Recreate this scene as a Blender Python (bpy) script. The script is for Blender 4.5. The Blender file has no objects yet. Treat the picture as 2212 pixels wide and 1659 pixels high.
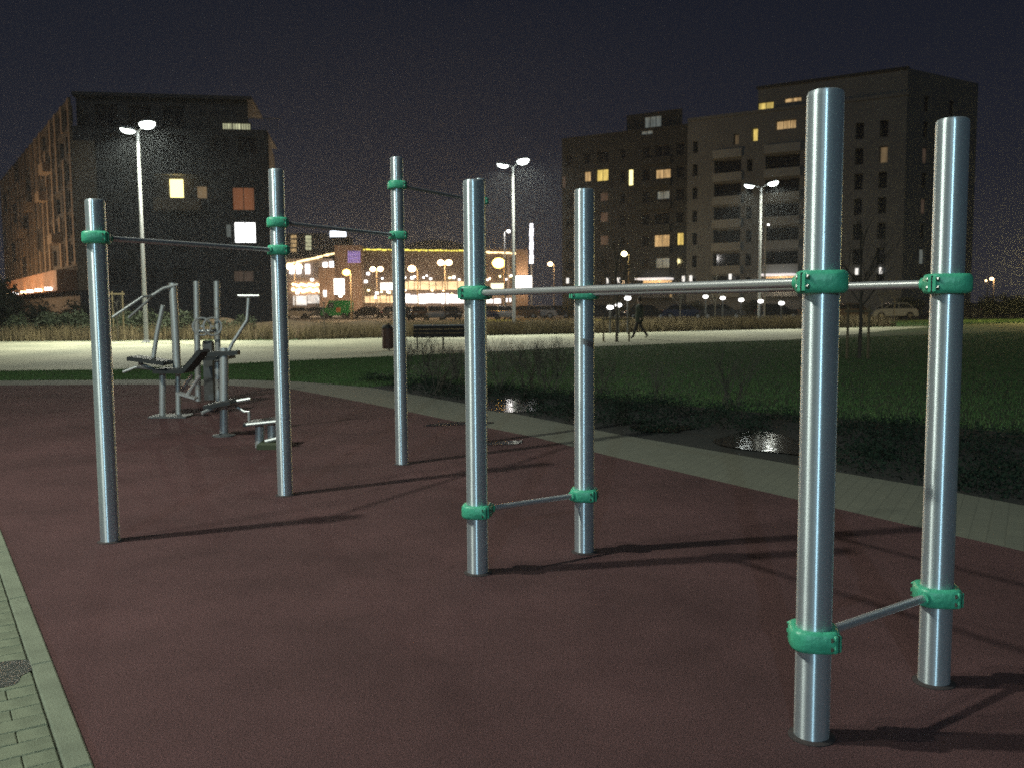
import bpy, math, random
import numpy as np
from mathutils import Vector, Matrix
random.seed(7); rng = np.random.default_rng(7)
R = math.radians
scene = bpy.context.scene
C = scene.collection

# ------------------------------------------------------------------ camera
CAMH, PITCH, ROLL, F = 1.4354, 0.0861, 0.0072, 1950.0      # F in pixels of a 2212 x 1659 view of the photograph
cam_d = bpy.data.cameras.new('camera'); cam = bpy.data.objects.new('camera', cam_d); C.objects.link(cam)
cam_d.sensor_fit = 'HORIZONTAL'; cam_d.sensor_width = 36.0; cam_d.lens = 36.0 * F / 2212.0
cam_d.clip_start = 0.05; cam_d.clip_end = 3000
_f = Vector((0, math.cos(PITCH), -math.sin(PITCH))); _u = Vector((0, math.sin(PITCH), math.cos(PITCH))); _r = Vector((1, 0, 0))
CR = _r * math.cos(ROLL) - _u * math.sin(ROLL); CU = _r * math.sin(ROLL) + _u * math.cos(ROLL); CF = _f
m = Matrix.Identity(4)
for i in range(3):
    m[i][0] = CR[i]; m[i][1] = CU[i]; m[i][2] = -CF[i]
m[2][3] = CAMH
cam.matrix_world = m
cam_d.dof.use_dof = True; cam_d.dof.focus_distance = 4.3; cam_d.dof.aperture_fstop = 4.2
scene.camera = cam

# ------------------------------------------------------------------ world: night sky over a lit town
w = bpy.data.worlds.new('World'); scene.world = w; w.use_nodes = True
nt = w.node_tree; nt.nodes.clear()
out = nt.nodes.new('ShaderNodeOutputWorld'); bg = nt.nodes.new('ShaderNodeBackground')
tc = nt.nodes.new('ShaderNodeTexCoord'); sep = nt.nodes.new('ShaderNodeSeparateXYZ'); cr = nt.nodes.new('ShaderNodeValToRGB')
nt.links.new(tc.outputs['Generated'], sep.inputs[0]); nt.links.new(sep.outputs['Z'], cr.inputs[0])
cr.color_ramp.elements[0].position = 0.0; cr.color_ramp.elements[0].color = (.023, .023, .032, 1)
cr.color_ramp.elements[1].position = 0.42; cr.color_ramp.elements[1].color = (.0048, .0072, .0150, 1)
e = cr.color_ramp.elements.new(0.14); e.color = (.0125, .0140, .0235, 1)
sky = nt.nodes.new('ShaderNodeTexSky'); sky.sky_type = 'NISHITA'; sky.sun_disc = False
sky.sun_elevation = R(-8); sky.sun_rotation = R(200)
bg2 = nt.nodes.new('ShaderNodeBackground'); bg2.inputs[1].default_value = 0.01
add = nt.nodes.new('ShaderNodeAddShader')
nt.links.new(cr.outputs[0], bg.inputs[0]); bg.inputs[1].default_value = 1.0
nt.links.new(sky.outputs[0], bg2.inputs[0])
nt.links.new(bg.outputs[0], add.inputs[0]); nt.links.new(bg2.outputs[0], add.inputs[1]); nt.links.new(add.outputs[0], out.inputs[0])

# weak sun lamp added as fill, standing for the town's ambient light
sd = bpy.data.lights.new('night_fill', 'SUN'); sd.energy = 0.15; sd.angle = R(25); sd.color = (.86, .97, 1.0)
so = bpy.data.objects.new('night_fill', sd); C.objects.link(so)
so.rotation_euler = Vector((0.45, 1.0, -0.62)).to_track_quat('-Z', 'Y').to_euler()

vs = scene.view_settings
vs.view_transform = 'Standard'; vs.look = 'None'; vs.exposure = 0.0; vs.gamma = 1.0
try: vs.use_curve_mapping = False
except Exception: pass
scene.cycles.use_denoising = False
scene.cycles.max_bounces = 5; scene.cycles.diffuse_bounces = 2; scene.cycles.glossy_bounces = 4
scene.cycles.sample_clamp_indirect = 1.5; scene.cycles.sample_clamp_direct = 7.0
scene.cycles.use_light_tree = True

# ------------------------------------------------------------------ pixel helpers (a pixel gives a direction only)
def ray(x, y): return CR * ((x - 1106) / F) - CU * ((y - 829.5) / F) + CF
def gnd(x, y, z=0.0):
    d = ray(x, y); t = (z - CAMH) / d.z
    return Vector((d.x * t, d.y * t, z))
def pp(x, y, Y):
    d = ray(x, y); t = Y / d.y
    return Vector((d.x * t, Y, CAMH + d.z * t))
def onplane(x, y, P, U):
    """pixel -> (distance along the facade, height) on the vertical plane through P along U"""
    d = ray(x, y); n = Vector((-U.y, U.x, 0)); o = Vector((0, 0, CAMH))
    t = (P - o).dot(n) / d.dot(n); q = o + d * t
    return (q - P).dot(U), q.z

# ------------------------------------------------------------------ materials
MATS = {}
def nm(name):
    mt = bpy.data.materials.new(name); mt.use_nodes = True
    MATS[name] = mt; return mt, mt.node_tree, mt.node_tree.nodes['Principled BSDF']
def pm(name, c1, c2=None, scale=8, rough=.6, metal=0, bump=0, bscale=None, detail=4, spec=None, r2=None, lo=.35, hi=.65):
    mt, t, b = nm(name)
    c2 = c2 or tuple(v * .75 for v in c1)
    co = t.nodes.new('ShaderNodeTexCoord'); n = t.nodes.new('ShaderNodeTexNoise'); n.inputs['Scale'].default_value = scale; n.inputs['Detail'].default_value = detail
    rp = t.nodes.new('ShaderNodeValToRGB'); rp.color_ramp.elements[0].position = lo; rp.color_ramp.elements[1].position = hi
    rp.color_ramp.elements[0].color = (*c1, 1); rp.color_ramp.elements[1].color = (*c2, 1)
    t.links.new(co.outputs['Object'], n.inputs['Vector']); t.links.new(n.outputs['Fac'], rp.inputs[0]); t.links.new(rp.outputs[0], b.inputs['Base Color'])
    b.inputs['Roughness'].default_value = rough; b.inputs['Metallic'].default_value = metal
    if spec is not None: b.inputs['Specular IOR Level'].default_value = spec
    if r2 is not None:
        mr = t.nodes.new('ShaderNodeMapRange'); mr.inputs['To Min'].default_value = rough; mr.inputs['To Max'].default_value = r2
        mr.inputs['From Min'].default_value = .35; mr.inputs['From Max'].default_value = .65
        t.links.new(n.outputs['Fac'], mr.inputs['Value']); t.links.new(mr.outputs[0], b.inputs['Roughness'])
    if bump:
        n2 = t.nodes.new('ShaderNodeTexNoise'); n2.inputs['Scale'].default_value = bscale or scale * 6; n2.inputs['Detail'].default_value = 3
        bp = t.nodes.new('ShaderNodeBump'); bp.inputs['Strength'].default_value = bump; bp.inputs['Distance'].default_value = .02
        t.links.new(co.outputs['Object'], n2.inputs['Vector']); t.links.new(n2.outputs['Fac'], bp.inputs['Height']); t.links.new(bp.outputs[0], b.inputs['Normal'])
    return mt
def em(name, col, s, vary=0, vscale=(2, 2, .6)):
    mt, t, b = nm(name)
    b.inputs['Base Color'].default_value = (*[min(1, c) * .5 for c in col], 1); b.inputs['Roughness'].default_value = .5
    b.inputs['Emission Color'].default_value = (*col, 1); b.inputs['Emission Strength'].default_value = s
    if vary:
        co = t.nodes.new('ShaderNodeTexCoord'); mp = t.nodes.new('ShaderNodeMapping'); mp.inputs['Scale'].default_value = vscale
        n = t.nodes.new('ShaderNodeTexNoise'); n.inputs['Scale'].default_value = 1.0; n.inputs['Detail'].default_value = 2
        mr = t.nodes.new('ShaderNodeMapRange'); mr.inputs['From Min'].default_value = .35; mr.inputs['From Max'].default_value = .65
        mr.inputs['To Min'].default_value = s * (1 - vary); mr.inputs['To Max'].default_value = s
        t.links.new(co.outputs['Object'], mp.inputs[0]); t.links.new(mp.outputs[0], n.inputs['Vector'])
        t.links.new(n.outputs['Fac'], mr.inputs['Value']); t.links.new(mr.outputs[0], b.inputs['Emission Strength'])
    return mt

def steel(name, rough=.33, aniso=.0, col=(.62, .64, .66), mix=.0):
    mt, t, b = nm(name)
    b.inputs['Metallic'].default_value = 1.0
    co = t.nodes.new('ShaderNodeTexCoord'); mp = t.nodes.new('ShaderNodeMapping'); mp.inputs['Scale'].default_value = (3, 3, 160)
    n = t.nodes.new('ShaderNodeTexNoise'); n.inputs['Scale'].default_value = 4; n.inputs['Detail'].default_value = 3
    t.links.new(co.outputs['Object'], mp.inputs[0]); t.links.new(mp.outputs[0], n.inputs['Vector'])
    n3 = t.nodes.new('ShaderNodeTexNoise'); n3.inputs['Scale'].default_value = 5; n3.inputs['Detail'].default_value = 5
    t.links.new(co.outputs['Object'], n3.inputs['Vector'])
    mx = t.nodes.new('ShaderNodeMath'); mx.operation = 'MULTIPLY_ADD'; mx.inputs[1].default_value = .06; mx.inputs[2].default_value = rough - .06
    ad = t.nodes.new('ShaderNodeMath'); ad.operation = 'MULTIPLY_ADD'; ad.inputs[1].default_value = .06
    t.links.new(n.outputs['Fac'], mx.inputs[0]); t.links.new(n3.outputs['Fac'], ad.inputs[0]); t.links.new(mx.outputs[0], ad.inputs[2])
    t.links.new(ad.outputs[0], b.inputs['Roughness'])
    rp = t.nodes.new('ShaderNodeValToRGB'); rp.color_ramp.elements[0].color = (*[c * .84 for c in col], 1); rp.color_ramp.elements[1].color = (*col, 1)
    t.links.new(n3.outputs['Fac'], rp.inputs[0]); t.links.new(rp.outputs[0], b.inputs['Base Color'])
    if aniso:
        b.inputs['Anisotropic'].default_value = aniso; b.inputs['Anisotropic Rotation'].default_value = .25
        tg = t.nodes.new('ShaderNodeTangent'); tg.direction_type = 'RADIAL'; tg.axis = 'Z'
        t.links.new(tg.outputs[0], b.inputs['Tangent'])
    if mix:                                       # fine satin haze under the brushed streaks
        b2 = t.nodes.new('ShaderNodeBsdfPrincipled'); b2.inputs['Metallic'].default_value = .35; b2.inputs['Roughness'].default_value = .62
        t.links.new(rp.outputs[0], b2.inputs['Base Color'])
        ms = t.nodes.new('ShaderNodeMixShader'); ms.inputs[0].default_value = mix
        o_ = [q for q in t.nodes if q.type == 'OUTPUT_MATERIAL'][0]
        t.links.new(b.outputs[0], ms.inputs[1]); t.links.new(b2.outputs[0], ms.inputs[2]); t.links.new(ms.outputs[0], o_.inputs[0])
    return mt

M = {}
M['steel'] = steel('brushed_steel', .36, .965, (.76, .84, .86), .30)
M['bar'] = steel('bar_steel', .30, 0, (.74, .74, .72), .35)
M['gym_metal'] = steel('gym_metal', .42, 0, (.62, .64, .62), .5)
M['gym_paint'] = pm('gym_paint', (.10, .105, .105), (.075, .08, .08), 12, .6)
M['green'] = pm('green_plastic', (.085, .50, .29), (.06, .40, .23), 30, .42, bump=.15, bscale=60)
M['bolt'] = pm('bolt_zinc', (.45, .45, .43), None, 30, .35, 1)
M['rubber'] = pm('rubber_granulate', (.158, .076, .074), (.074, .040, .041), 130, .9, bump=.7, bscale=260, lo=.36, hi=.64, spec=.25)
_t = M['rubber'].node_tree; _b = _t.nodes['Principled BSDF']; _src = _b.inputs['Base Color'].links[0].from_socket
_co = _t.nodes.new('ShaderNodeTexCoord'); _n = _t.nodes.new('ShaderNodeTexNoise'); _n.inputs['Scale'].default_value = .9; _n.inputs['Detail'].default_value = 6; _n.inputs['Roughness'].default_value = .65
_mr = _t.nodes.new('ShaderNodeMapRange'); _mr.inputs['From Min'].default_value = .3; _mr.inputs['From Max'].default_value = .7; _mr.inputs['To Min'].default_value = .66; _mr.inputs['To Max'].default_value = 1.18
_mx = _t.nodes.new('ShaderNodeMix'); _mx.data_type = 'RGBA'; _mx.blend_type = 'MULTIPLY'; _mx.inputs[0].default_value = 1.0
_t.links.new(_co.outputs['Object'], _n.inputs['Vector']); _t.links.new(_n.outputs['Fac'], _mr.inputs['Value']); _t.links.new(_src, _mx.inputs[6]); _t.links.new(_mr.outputs[0], _mx.inputs[7]); _t.links.new(_mx.outputs[2], _b.inputs['Base Color'])
M['paver'] = pm('paver_concrete', (.19, .215, .14), (.135, .155, .10), 9, .85, bump=.35, bscale=180)
M['kerb'] = pm('kerb_concrete', (.20, .225, .155), (.155, .175, .12), 7, .85, bump=.35, bscale=150)
M['joint'] = pm('joint_sand', (.10, .10, .075), (.07, .07, .055), 60, .95)
M['lawn'] = pm('lawn_soil', (.028, .058, .017), (.040, .066, .021), 3, .95, bump=.6, bscale=60)
M['grass'] = pm('grass_blade', (.062, .145, .034), (.085, .15, .042), 2, .75)
M['soil'] = pm('bed_soil', (.016, .018, .014), (.024, .024, .019), 5, .95, bump=.8, bscale=40)
M['mound'] = pm('mound_soil', (.115, .075, .038), (.075, .052, .030), 2, .95, bump=.9, bscale=14)
M['drygrass'] = pm('dry_grass_blade', (.19, .145, .07), (.12, .09, .045), 1.2, .85)
M['path'] = pm('path_paving', (.47, .465, .33), (.30, .31, .22), .35, .8, bump=.2, bscale=30)
M['asphalt'] = pm('asphalt', (.052, .050, .047), (.036, .035, .034), 1.5, .85, bump=.4, bscale=80)
M['lamp_grey'] = pm('lamp_paint', (.50, .51, .51), (.44, .45, .45), 6, .45)
M['lamp_dark'] = pm('lamp_dark_paint', (.10, .10, .10), None, 6, .5)
M['lamp_brown'] = pm('lamp_brown_paint', (.25, .20, .13), None, 6, .5)
M['wood'] = pm('stake_wood', (.25, .20, .11), (.17, .13, .075), 20, .85)
M['bark'] = pm('bark', (.13, .11, .08), (.08, .065, .05), 30, .9)
M['twig'] = pm('twig', (.085, .075, .055), (.055, .05, .04), 30, .9)
M['twig_pale'] = pm('twig_pale', (.30, .28, .22), (.2, .19, .15), 30, .85)
M['leaf_dark'] = pm('leaf_dark', (.028, .045, .018), (.045, .055, .025), 3, .7)
M['leaf_bed'] = pm('leaf_bed', (.013, .026, .016), (.018, .030, .020), 3, .9, spec=.1)
M['black'] = pm('black_plastic', (.018, .020, .020), (.025, .027, .026), 20, .5)
M['bin'] = pm('bin_panel', (.10, .038, .024), (.07, .03, .02), 12, .6)
M['tyre'] = pm('tyre', (.015, .015, .015), None, 10, .8)
M['rim'] = pm('rim', (.4, .4, .4), None, 10, .35, .9)
M['car_glass'] = pm('car_glass', (.012, .014, .016), (.02, .022, .024), 2, .06)
M['water'] = None
M['jacket'] = pm('jacket', (.030, .045, .028), (.022, .033, .022), 9, .85)
M['trousers'] = pm('trousers', (.018, .017, .018), None, 9, .85)
M['skin'] = pm('skin', (.42, .27, .20), None, 9, .6)
M['hair'] = pm('hair', (.03, .022, .016), None, 40, .7)
M['shoe'] = pm('shoe', (.02, .02, .02), None, 9, .5)
mt, t, b = nm('water_film')
b.inputs['Base Color'].default_value = (.012, .012, .011, 1); b.inputs['Roughness'].default_value = .07; b.inputs['IOR'].default_value = 1.33
co = t.nodes.new('ShaderNodeTexCoord'); n = t.nodes.new('ShaderNodeTexNoise'); n.inputs['Scale'].default_value = 9; n.inputs['Detail'].default_value = 3
bp = t.nodes.new('ShaderNodeBump'); bp.inputs['Strength'].default_value = .10; bp.inputs['Distance'].default_value = .02
t.links.new(co.outputs['Object'], n.inputs['Vector']); t.links.new(n.outputs['Fac'], bp.inputs['Height']); t.links.new(bp.outputs[0], b.inputs['Normal'])
M['water'] = mt
# light sources
COOL = (.98, 1.0, .84); WARM = (1.0, .68, .38); ORANGE = (1.0, .48, .07); PEACH = (1.0, .72, .48)
M['e_cool'] = em('led_panel', (.92, 1.0, .95), 30)
M['e_warm'] = em('sodium_globe', (1.0, .66, .34), 14)
M['e_orange'] = em('orange_globe', (1.0, .55, .10), 14)
M['e_yellow'] = em('yellow_lamp', (1.0, .88, .42), 9)
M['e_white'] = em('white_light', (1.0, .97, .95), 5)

# ------------------------------------------------------------------ mesh helpers
ORD = 'first second third fourth fifth sixth seventh eighth ninth tenth eleventh twelfth thirteenth fourteenth fifteenth sixteenth seventeenth eighteenth nineteenth twentieth last'.split()
class MB:
    def __init__(s): s.v = []; s.f = []
    def add(s, vs_, fs_):
        o = len(s.v); s.v += [tuple(v) for v in vs_]; s.f += [tuple(i + o for i in f) for f in fs_]; return s
    def box(s, c, d, rot=None, ch=0.0):
        x, y, z = [k / 2 for k in d]
        if ch:
            vs_ = []
            for zz, k in ((-z, 0), (z - ch, 0), (z, ch)):
                for sx, sy in ((-1, -1), (1, -1), (1, 1), (-1, 1)): vs_.append(Vector((sx * (x - k), sy * (y - k), zz)))
            fs_ = [(3, 2, 1, 0), (8, 9, 10, 11)]
            for l in (0, 4):
                for i in range(4): j = (i + 1) % 4; fs_.append((l + i, l + j, l + 4 + j, l + 4 + i))
        else:
            vs_ = [Vector((sx * x, sy * y, sz * z)) for sz in (-1, 1) for sx, sy in ((-1, -1), (1, -1), (1, 1), (-1, 1))]
            fs_ = [(3, 2, 1, 0), (4, 5, 6, 7)] + [(i, (i + 1) % 4, (i + 1) % 4 + 4, i + 4) for i in range(4)]
        if rot is not None: vs_ = [rot @ v for v in vs_]
        c = Vector(c); return s.add([v + c for v in vs_], fs_)
    def tube(s, pts, r, n=8, cap=True):
        pts = [Vector(p) for p in pts]; k = len(pts); rs = r if isinstance(r, (list, tuple)) else [r] * k
        vs_ = []; fs_ = []; ref = None
        for i, p in enumerate(pts):
            d = (pts[min(i + 1, k - 1)] - pts[max(i - 1, 0)]).normalized()
            if ref is None: ref = Vector((1, 0, 0)) if abs(d.x) < .8 else Vector((0, 1, 0))
            a = (ref - d * ref.dot(d)).normalized(); b_ = d.cross(a); ref = a
            for j in range(n):
                q = 2 * math.pi * j / n; vs_.append(p + (a * math.cos(q) + b_ * math.sin(q)) * rs[i])
        for i in range(k - 1):
            for j in range(n):
                j2 = (j + 1) % n; fs_.append((i * n + j, i * n + j2, (i + 1) * n + j2, (i + 1) * n + j))
        if cap: fs_ += [tuple(range(n - 1, -1, -1)), tuple((k - 1) * n + j for j in range(n))]
        return s.add(vs_, fs_)
    def lathe(s, prof, c=(0, 0, 0), n=24):
        c = Vector(c); vs_ = []; fs_ = []; k = len(prof)
        for r_, z in prof:
            for j in range(n):
                q = 2 * math.pi * j / n; vs_.append(c + Vector((r_ * math.cos(q), r_ * math.sin(q), z)))
        for i in range(k - 1):
            for j in range(n):
                j2 = (j + 1) % n; fs_.append((i * n + j, i * n + j2, (i + 1) * n + j2, (i + 1) * n + j))
        fs_ += [tuple(range(n - 1, -1, -1)), tuple((k - 1) * n + j for j in range(n))]
        return s.add(vs_, fs_)
    def prism(s, poly, h0, h1, axis='z'):
        n = len(poly); vs_ = []
        for h in (h0, h1):
            for a, b_ in poly: vs_.append((a, b_, h) if axis == 'z' else (a, h, b_))
        fs_ = [tuple(range(n - 1, -1, -1)), tuple(range(n, 2 * n))] + [(i, (i + 1) % n, (i + 1) % n + n, i + n) for i in range(n)]
        return s.add(vs_, fs_)
    def torus(s, c, R_, r, ax=(0, 1, 0), n=20, k=6):
        q = Vector((0, 0, 1)).rotation_difference(Vector(ax)); c = Vector(c); vs_ = []; fs_ = []
        for i in range(n):
            a = 2 * math.pi * i / n
            for j in range(k):
                b_ = 2 * math.pi * j / k
                vs_.append(c + q @ Vector(((R_ + r * math.cos(b_)) * math.cos(a), (R_ + r * math.cos(b_)) * math.sin(a), r * math.sin(b_))))
        for i in range(n):
            for j in range(k): fs_.append((i * k + j, ((i + 1) % n) * k + j, ((i + 1) % n) * k + (j + 1) % k, i * k + (j + 1) % k))
        return s.add(vs_, fs_)
    def mesh(s, name, mat, smooth=False, origin=None):
        me = bpy.data.meshes.new(name)
        v = s.v if origin is None else [(a - origin[0], b_ - origin[1], c - origin[2]) for a, b_, c in s.v]
        me.from_pydata(v, [], s.f); me.validate()
        if mat: me.materials.append(mat)
        if smooth:
            me.polygons.foreach_set('use_smooth', [True] * len(me.polygons))
            try: me.set_sharp_from_angle(angle=R(40))
            except Exception: pass
        me.update(); return me
    def build(s, name, mat, parent=None, smooth=False, origin=None):
        if origin is None and parent is not None:
            q = parent
            while q.parent: q = q.parent
            origin = q.location if q.get('world_coords') else None
        return link(name, s.mesh(name, mat, smooth, origin), parent)
def link(name, me, parent=None, loc=None, rot=None):
    o = bpy.data.objects.new(name, me); C.objects.link(o)
    if parent is not None: o.parent = parent
    if loc is not None: o.location = loc
    if rot is not None: o.rotation_euler = rot
    return o
def tag(o, label, cat, group=None):
    o['label'] = label; o['category'] = cat
    if group: o['group'] = group
    return o
def thing(name, label, cat, loc=(0, 0, 0), rz=0, group=None, world=False):
    o = bpy.data.objects.new(name, None); C.objects.link(o); o.empty_display_size = .2
    o.location = loc; o.rotation_euler = (0, 0, rz)
    if world: o['world_coords'] = 1
    return tag(o, label, cat, group)
def copy_tree(o, parent=None):
    c = o.copy(); C.objects.link(c); c.parent = parent
    for ch in list(o.children): copy_tree(ch, c)
    return c
def sheet(name, pts, z, mat, kind='structure'):
    me = bpy.data.meshes.new(name); me.from_pydata([(p[0], p[1], z) for p in pts], [], [tuple(range(len(pts)))])
    me.materials.append(mat); me.update()
    if me.polygons[0].normal.z < 0: me.flip_normals()
    o = link(name, me)
    if kind: o['kind'] = kind
    return o
def lamp_light(parent, loc, power, col, size=.2, spot=None, direction=(0, 0, -1)):
    d = bpy.data.lights.new('lamp_light', 'SPOT' if spot else 'POINT'); d.energy = power; d.color = col; d.shadow_soft_size = size
    if spot: d.spot_size = R(spot); d.spot_blend = .7
    o = bpy.data.objects.new('lamp_light', d); C.objects.link(o); o.parent = parent; o.location = loc
    if spot: o.rotation_euler = Vector(direction).to_track_quat('-Z', 'Y').to_euler()
    return o

# ------------------------------------------------------------------ ground
ground = sheet('ground', [(-1500, -300), (1500, -300), (1500, 2500), (-1500, 2500)], -.024, M['asphalt'])
PN = [(-60, 12), (-24, 19.5), (-12.2, 21.4), (-9.4, 21.5), (-6.3, 24.3), (-1.5, 28.1), (2.0, 31.2), (7.0, 34.4), (11.3, 36.5), (15.5, 41.5), (20, 48.0), (25, 54.0)]     # path, near edge
PF = [(-60, 40), (-23, 40.8), (-14.8, 40.6), (-9.95, 39.6), (-5.9, 42.3), (2.9, 45.8), (10, 49.2), (16.3, 51.9), (21.0, 54.0), (25, 55.2)]             # path, far edge
LF = [(-60, 50), (-23, 50), (-10, 50), (2.9, 54), (16.3, 62), (34, 76), (70, 92)]
sheet('lawn', [(-60, -30), (60, -30)] + [(70, 20)] + LF[::-1], -.018, M['lawn'])
sheet('path', PN + PF[::-1], -.010, M['path'])
E0 = Vector((-1.32, 2.72, 0)); ED = Vector((-.5505, .8348, 0)).normalized(); EN = Vector((-ED.y, ED.x, 0))
if EN.x > 0: EN = -EN
def eg(t, o, z=0): return E0 + ED * t + EN * o + Vector((0, 0, z))
lo_, hi_ = eg(-7, 0), eg(16.6, 0)
RUB = [tuple(lo_[:2]), tuple(hi_[:2]), (-9.78, 17.19), (-7.12, 17.17), (-5.2, 16.75), (-3.78, 15.77), (-2.3, 13.67), (-.87, 11.49), (.27, 9.8), (.94, 8.54), (2.16, 6.46), (2.96, 5.13), (6.9, -1.7), (6.5, -3.2)]
sheet('rubber_surface', RUB, 0.0, M['rubber'])
mt, t, b = nm('strip_paving')
co = t.nodes.new('ShaderNodeTexCoord'); mp = t.nodes.new('ShaderNodeMapping'); mp.inputs['Rotation'].default_value = (0, 0, R(-60))
br = t.nodes.new('ShaderNodeTexBrick'); br.inputs['Scale'].default_value = 2.5; br.inputs['Color1'].default_value = (.155, .16, .118, 1); br.inputs['Color2'].default_value = (.14, .145, .108, 1)
br.inputs['Mortar'].default_value = (.12, .125, .092, 1); br.inputs['Mortar Size'].default_value = .012
t.links.new(co.outputs['Object'], mp.inputs[0]); t.links.new(mp.outputs[0], br.inputs['Vector']); t.links.new(br.outputs['Color'], b.inputs['Base Color']); b.inputs['Roughness'].default_value = .8
bp = t.nodes.new('ShaderNodeBump'); bp.inputs['Strength'].default_value = .4; bp.inputs['Distance'].default_value = .01
t.links.new(br.outputs['Fac'], bp.inputs['Height']); bp.invert = True; t.links.new(bp.outputs[0], b.inputs['Normal'])
M['strip'] = mt
STRIP_OUT = [(-12.5, 19.3), (-10.4, 18.32), (-7.6, 18.3), (-5.6, 18.15), (-4.2, 17.56), (-2.57, 16.2), (-.74, 13.4), (1.15, 10.1), (2.49, 8.1), (3.25, 7.01), (3.64, 6.33), (8.2, -1.0), (9.5, -3.2)]
sheet('paved_strip', [tuple(eg(18.2, 0)[:2])] + STRIP_OUT + [(6.5, -3.2)] + RUB[::-1][1:-1], -.004, M['strip'])
bed_out = [(-3.2, 18.5), (-1.4, 17.2), (.8, 14.6), (3.3, 12.0), (5.4, 10.2), (6.6, 8.6), (11.0, 1.0), (13, -3)]
sheet('planting_bed', [(-2.57, 16.2), (-.74, 13.4), (1.15, 10.1), (2.49, 8.1), (3.25, 7.01), (3.64, 6.33), (8.2, -1.0), (9.5, -3.0)] + bed_out[::-1], -.012, M['soil'])
# walkway on the left: kerb stones and single pavers
pav = sheet('pavement', [eg(-7, .0)[:2], eg(18.2, .0)[:2], eg(18.2, 3.2)[:2], eg(-7, 3.2)[:2]], -.006, M['strip'])
bedm = MB(); bedm.box((0, 0, 0), (1, 1, 1))
rz = math.atan2(ED.y, ED.x)
ks = MB().box((0, 0, -.02), (.994, .078, .075), ch=.006).mesh('kerb_stone', M['kerb'])
for i in range(12):
    link('kerb_stone', ks, pav, eg(-3 + i + .5, .041, 0), (0, 0, rz))
pm_ = [MB().box((0, 0, -.02), (.097, .197, .06 + .0015 * k), ch=.004).mesh('paver', M['paver']) for k in range(3)]
cnt = 0
for i in range(-14, 46):
    for j in range(5):
        off = .084 + .1 + j * .2 - (.1 if i % 2 else 0)
        if off < .17: off = .084 + .05; continue
        o = link('paver', random.choice(pm_), pav, eg(i * .1 + .05, off, random.uniform(-.001, .0015)), (random.uniform(-.006, .006), random.uniform(-.006, .006), rz))
hm = MB().box((0, 0, -.02), (.097, .097, .06), ch=.004).mesh('paver', M['paver'])
for i in range(-13, 46, 2):
    link('paver', hm, pav, eg(i * .1 + .05, .084 + .05, 0), (0, 0, rz))

# ------------------------------------------------------------------ exercise frames
posts = {1: (-2.5011, 5.5041), 2: (-1.7493, 6.8475), 3: (-1.0123, 8.176), 8: (-.318, 9.46), 4: (-.1918, 4.783), 5: (.4163, 5.1817), 6: (.9908, 2.9005), 7: (1.597, 3.325)}
hts = {1: 2.09, 2: 2.463, 3: 2.76, 8: 2.745, 4: 2.09, 5: 2.09, 6: 2.10, 7: 2.095}
PR = .0571
def post_mesh(h):
    prof = [(PR, -.05), (PR, h - .022), (PR * .985, h - .012), (PR * .93, h - .004), (PR * .80, h), (PR * .3, h + .002)]
    return MB().lathe(prof, n=48)
def clamp_mesh():
    mb = MB()
    # chunky two-shell ring with bulging lobes where the shells are bolted and where the bar enters
    n = 40; prof = [(-.036, .0), (-.033, .007), (-.022, .013), (.022, .013), (.033, .007), (.036, .0)]
    vs_ = []; fs_ = []
    for i in range(n):
        a = 2 * math.pi * i / n
        lobe = .010 * max(0, math.cos(2 * a)) ** 2 * (1 if True else 0) + .012 * max(0, math.cos(2 * a + math.pi)) ** 3
        for z, e_ in prof:
            r_ = PR + .010 + e_ + lobe
            vs_.append((r_ * math.cos(a), r_ * math.sin(a), z))
        vs_.append((PR - .002, 0, 0) if False else ((PR + .0005) * math.cos(a), (PR + .0005) * math.sin(a), .034))
        vs_.append(((PR + .0005) * math.cos(a), (PR + .0005) * math.sin(a), -.034))
    k = len(prof) + 2
    for i in range(n):
        j = (i + 1) % n
        for q in range(k): fs_.append((i * k + q, j * k + q, j * k + (q + 1) % k, i * k + (q + 1) % k))
    mb.add(vs_, fs_)
    # bolt ears across the bar direction, bar socket along it
    for s in (-1, 1):
        mb.box((0, s * (PR + .026), 0), (.030, .026, .056), ch=.005)
    mb.tube([(PR + .012, 0, 0), (PR + .042, 0, 0)], [.029, .025], 14)
    return mb.mesh('clamp', M['green'], True)
CLAMP = clamp_mesh()
SEAM = MB().box((0, 0, 0), (.004, .0275, .058)).mesh('seam', M['black'])
BOLT = MB().tube([(-.024, 0, 0), (.024, 0, 0)], .0085, 6).mesh('bolt', M['bolt'])
def zpix(x, y, k): return pp(x, y, posts[k][1]).z
def add_clamp(root, k, z, toward):
    p = Vector((*posts[k], 0)); d = Vector((*posts[toward], 0)) - p
    o = link('clamp', CLAMP, root, p + Vector((0, 0, z)) - root.location, (0, 0, math.atan2(d.y, d.x)))
    for s in (-1, 1):
        link('seam', SEAM, o, (0, s * (PR + .0268), 0))
        for zz in (-.015, .015): link('bolt', BOLT, o, (0, s * (PR + .028), zz))
    return o
def add_bar(root, a, b_, za, zb, r=.0168):
    A = Vector((*posts[a], za)); B = Vector((*posts[b_], zb)); d = (B - A).normalized()
    return MB().tube([A + d * (PR + .02) - root.location, B - d * (PR + .02) - root.location], r, 16).build('bar', M['bar'], root, True)
COLLAR = MB().lathe([(PR + .0005, -.01), (PR + .020, -.01), (PR + .019, .003), (PR + .004, .007), (PR + .0005, .008)], n=32).mesh('base_collar', pm('base_sealant', (.05, .035, .032), (.03, .024, .023), 40, .9), True)
pull = thing('pull_up_frame', 'row of four steel posts stepping upward with pull-up bars and green clamps', 'pull-up bars', (*posts[2], 0))
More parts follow.
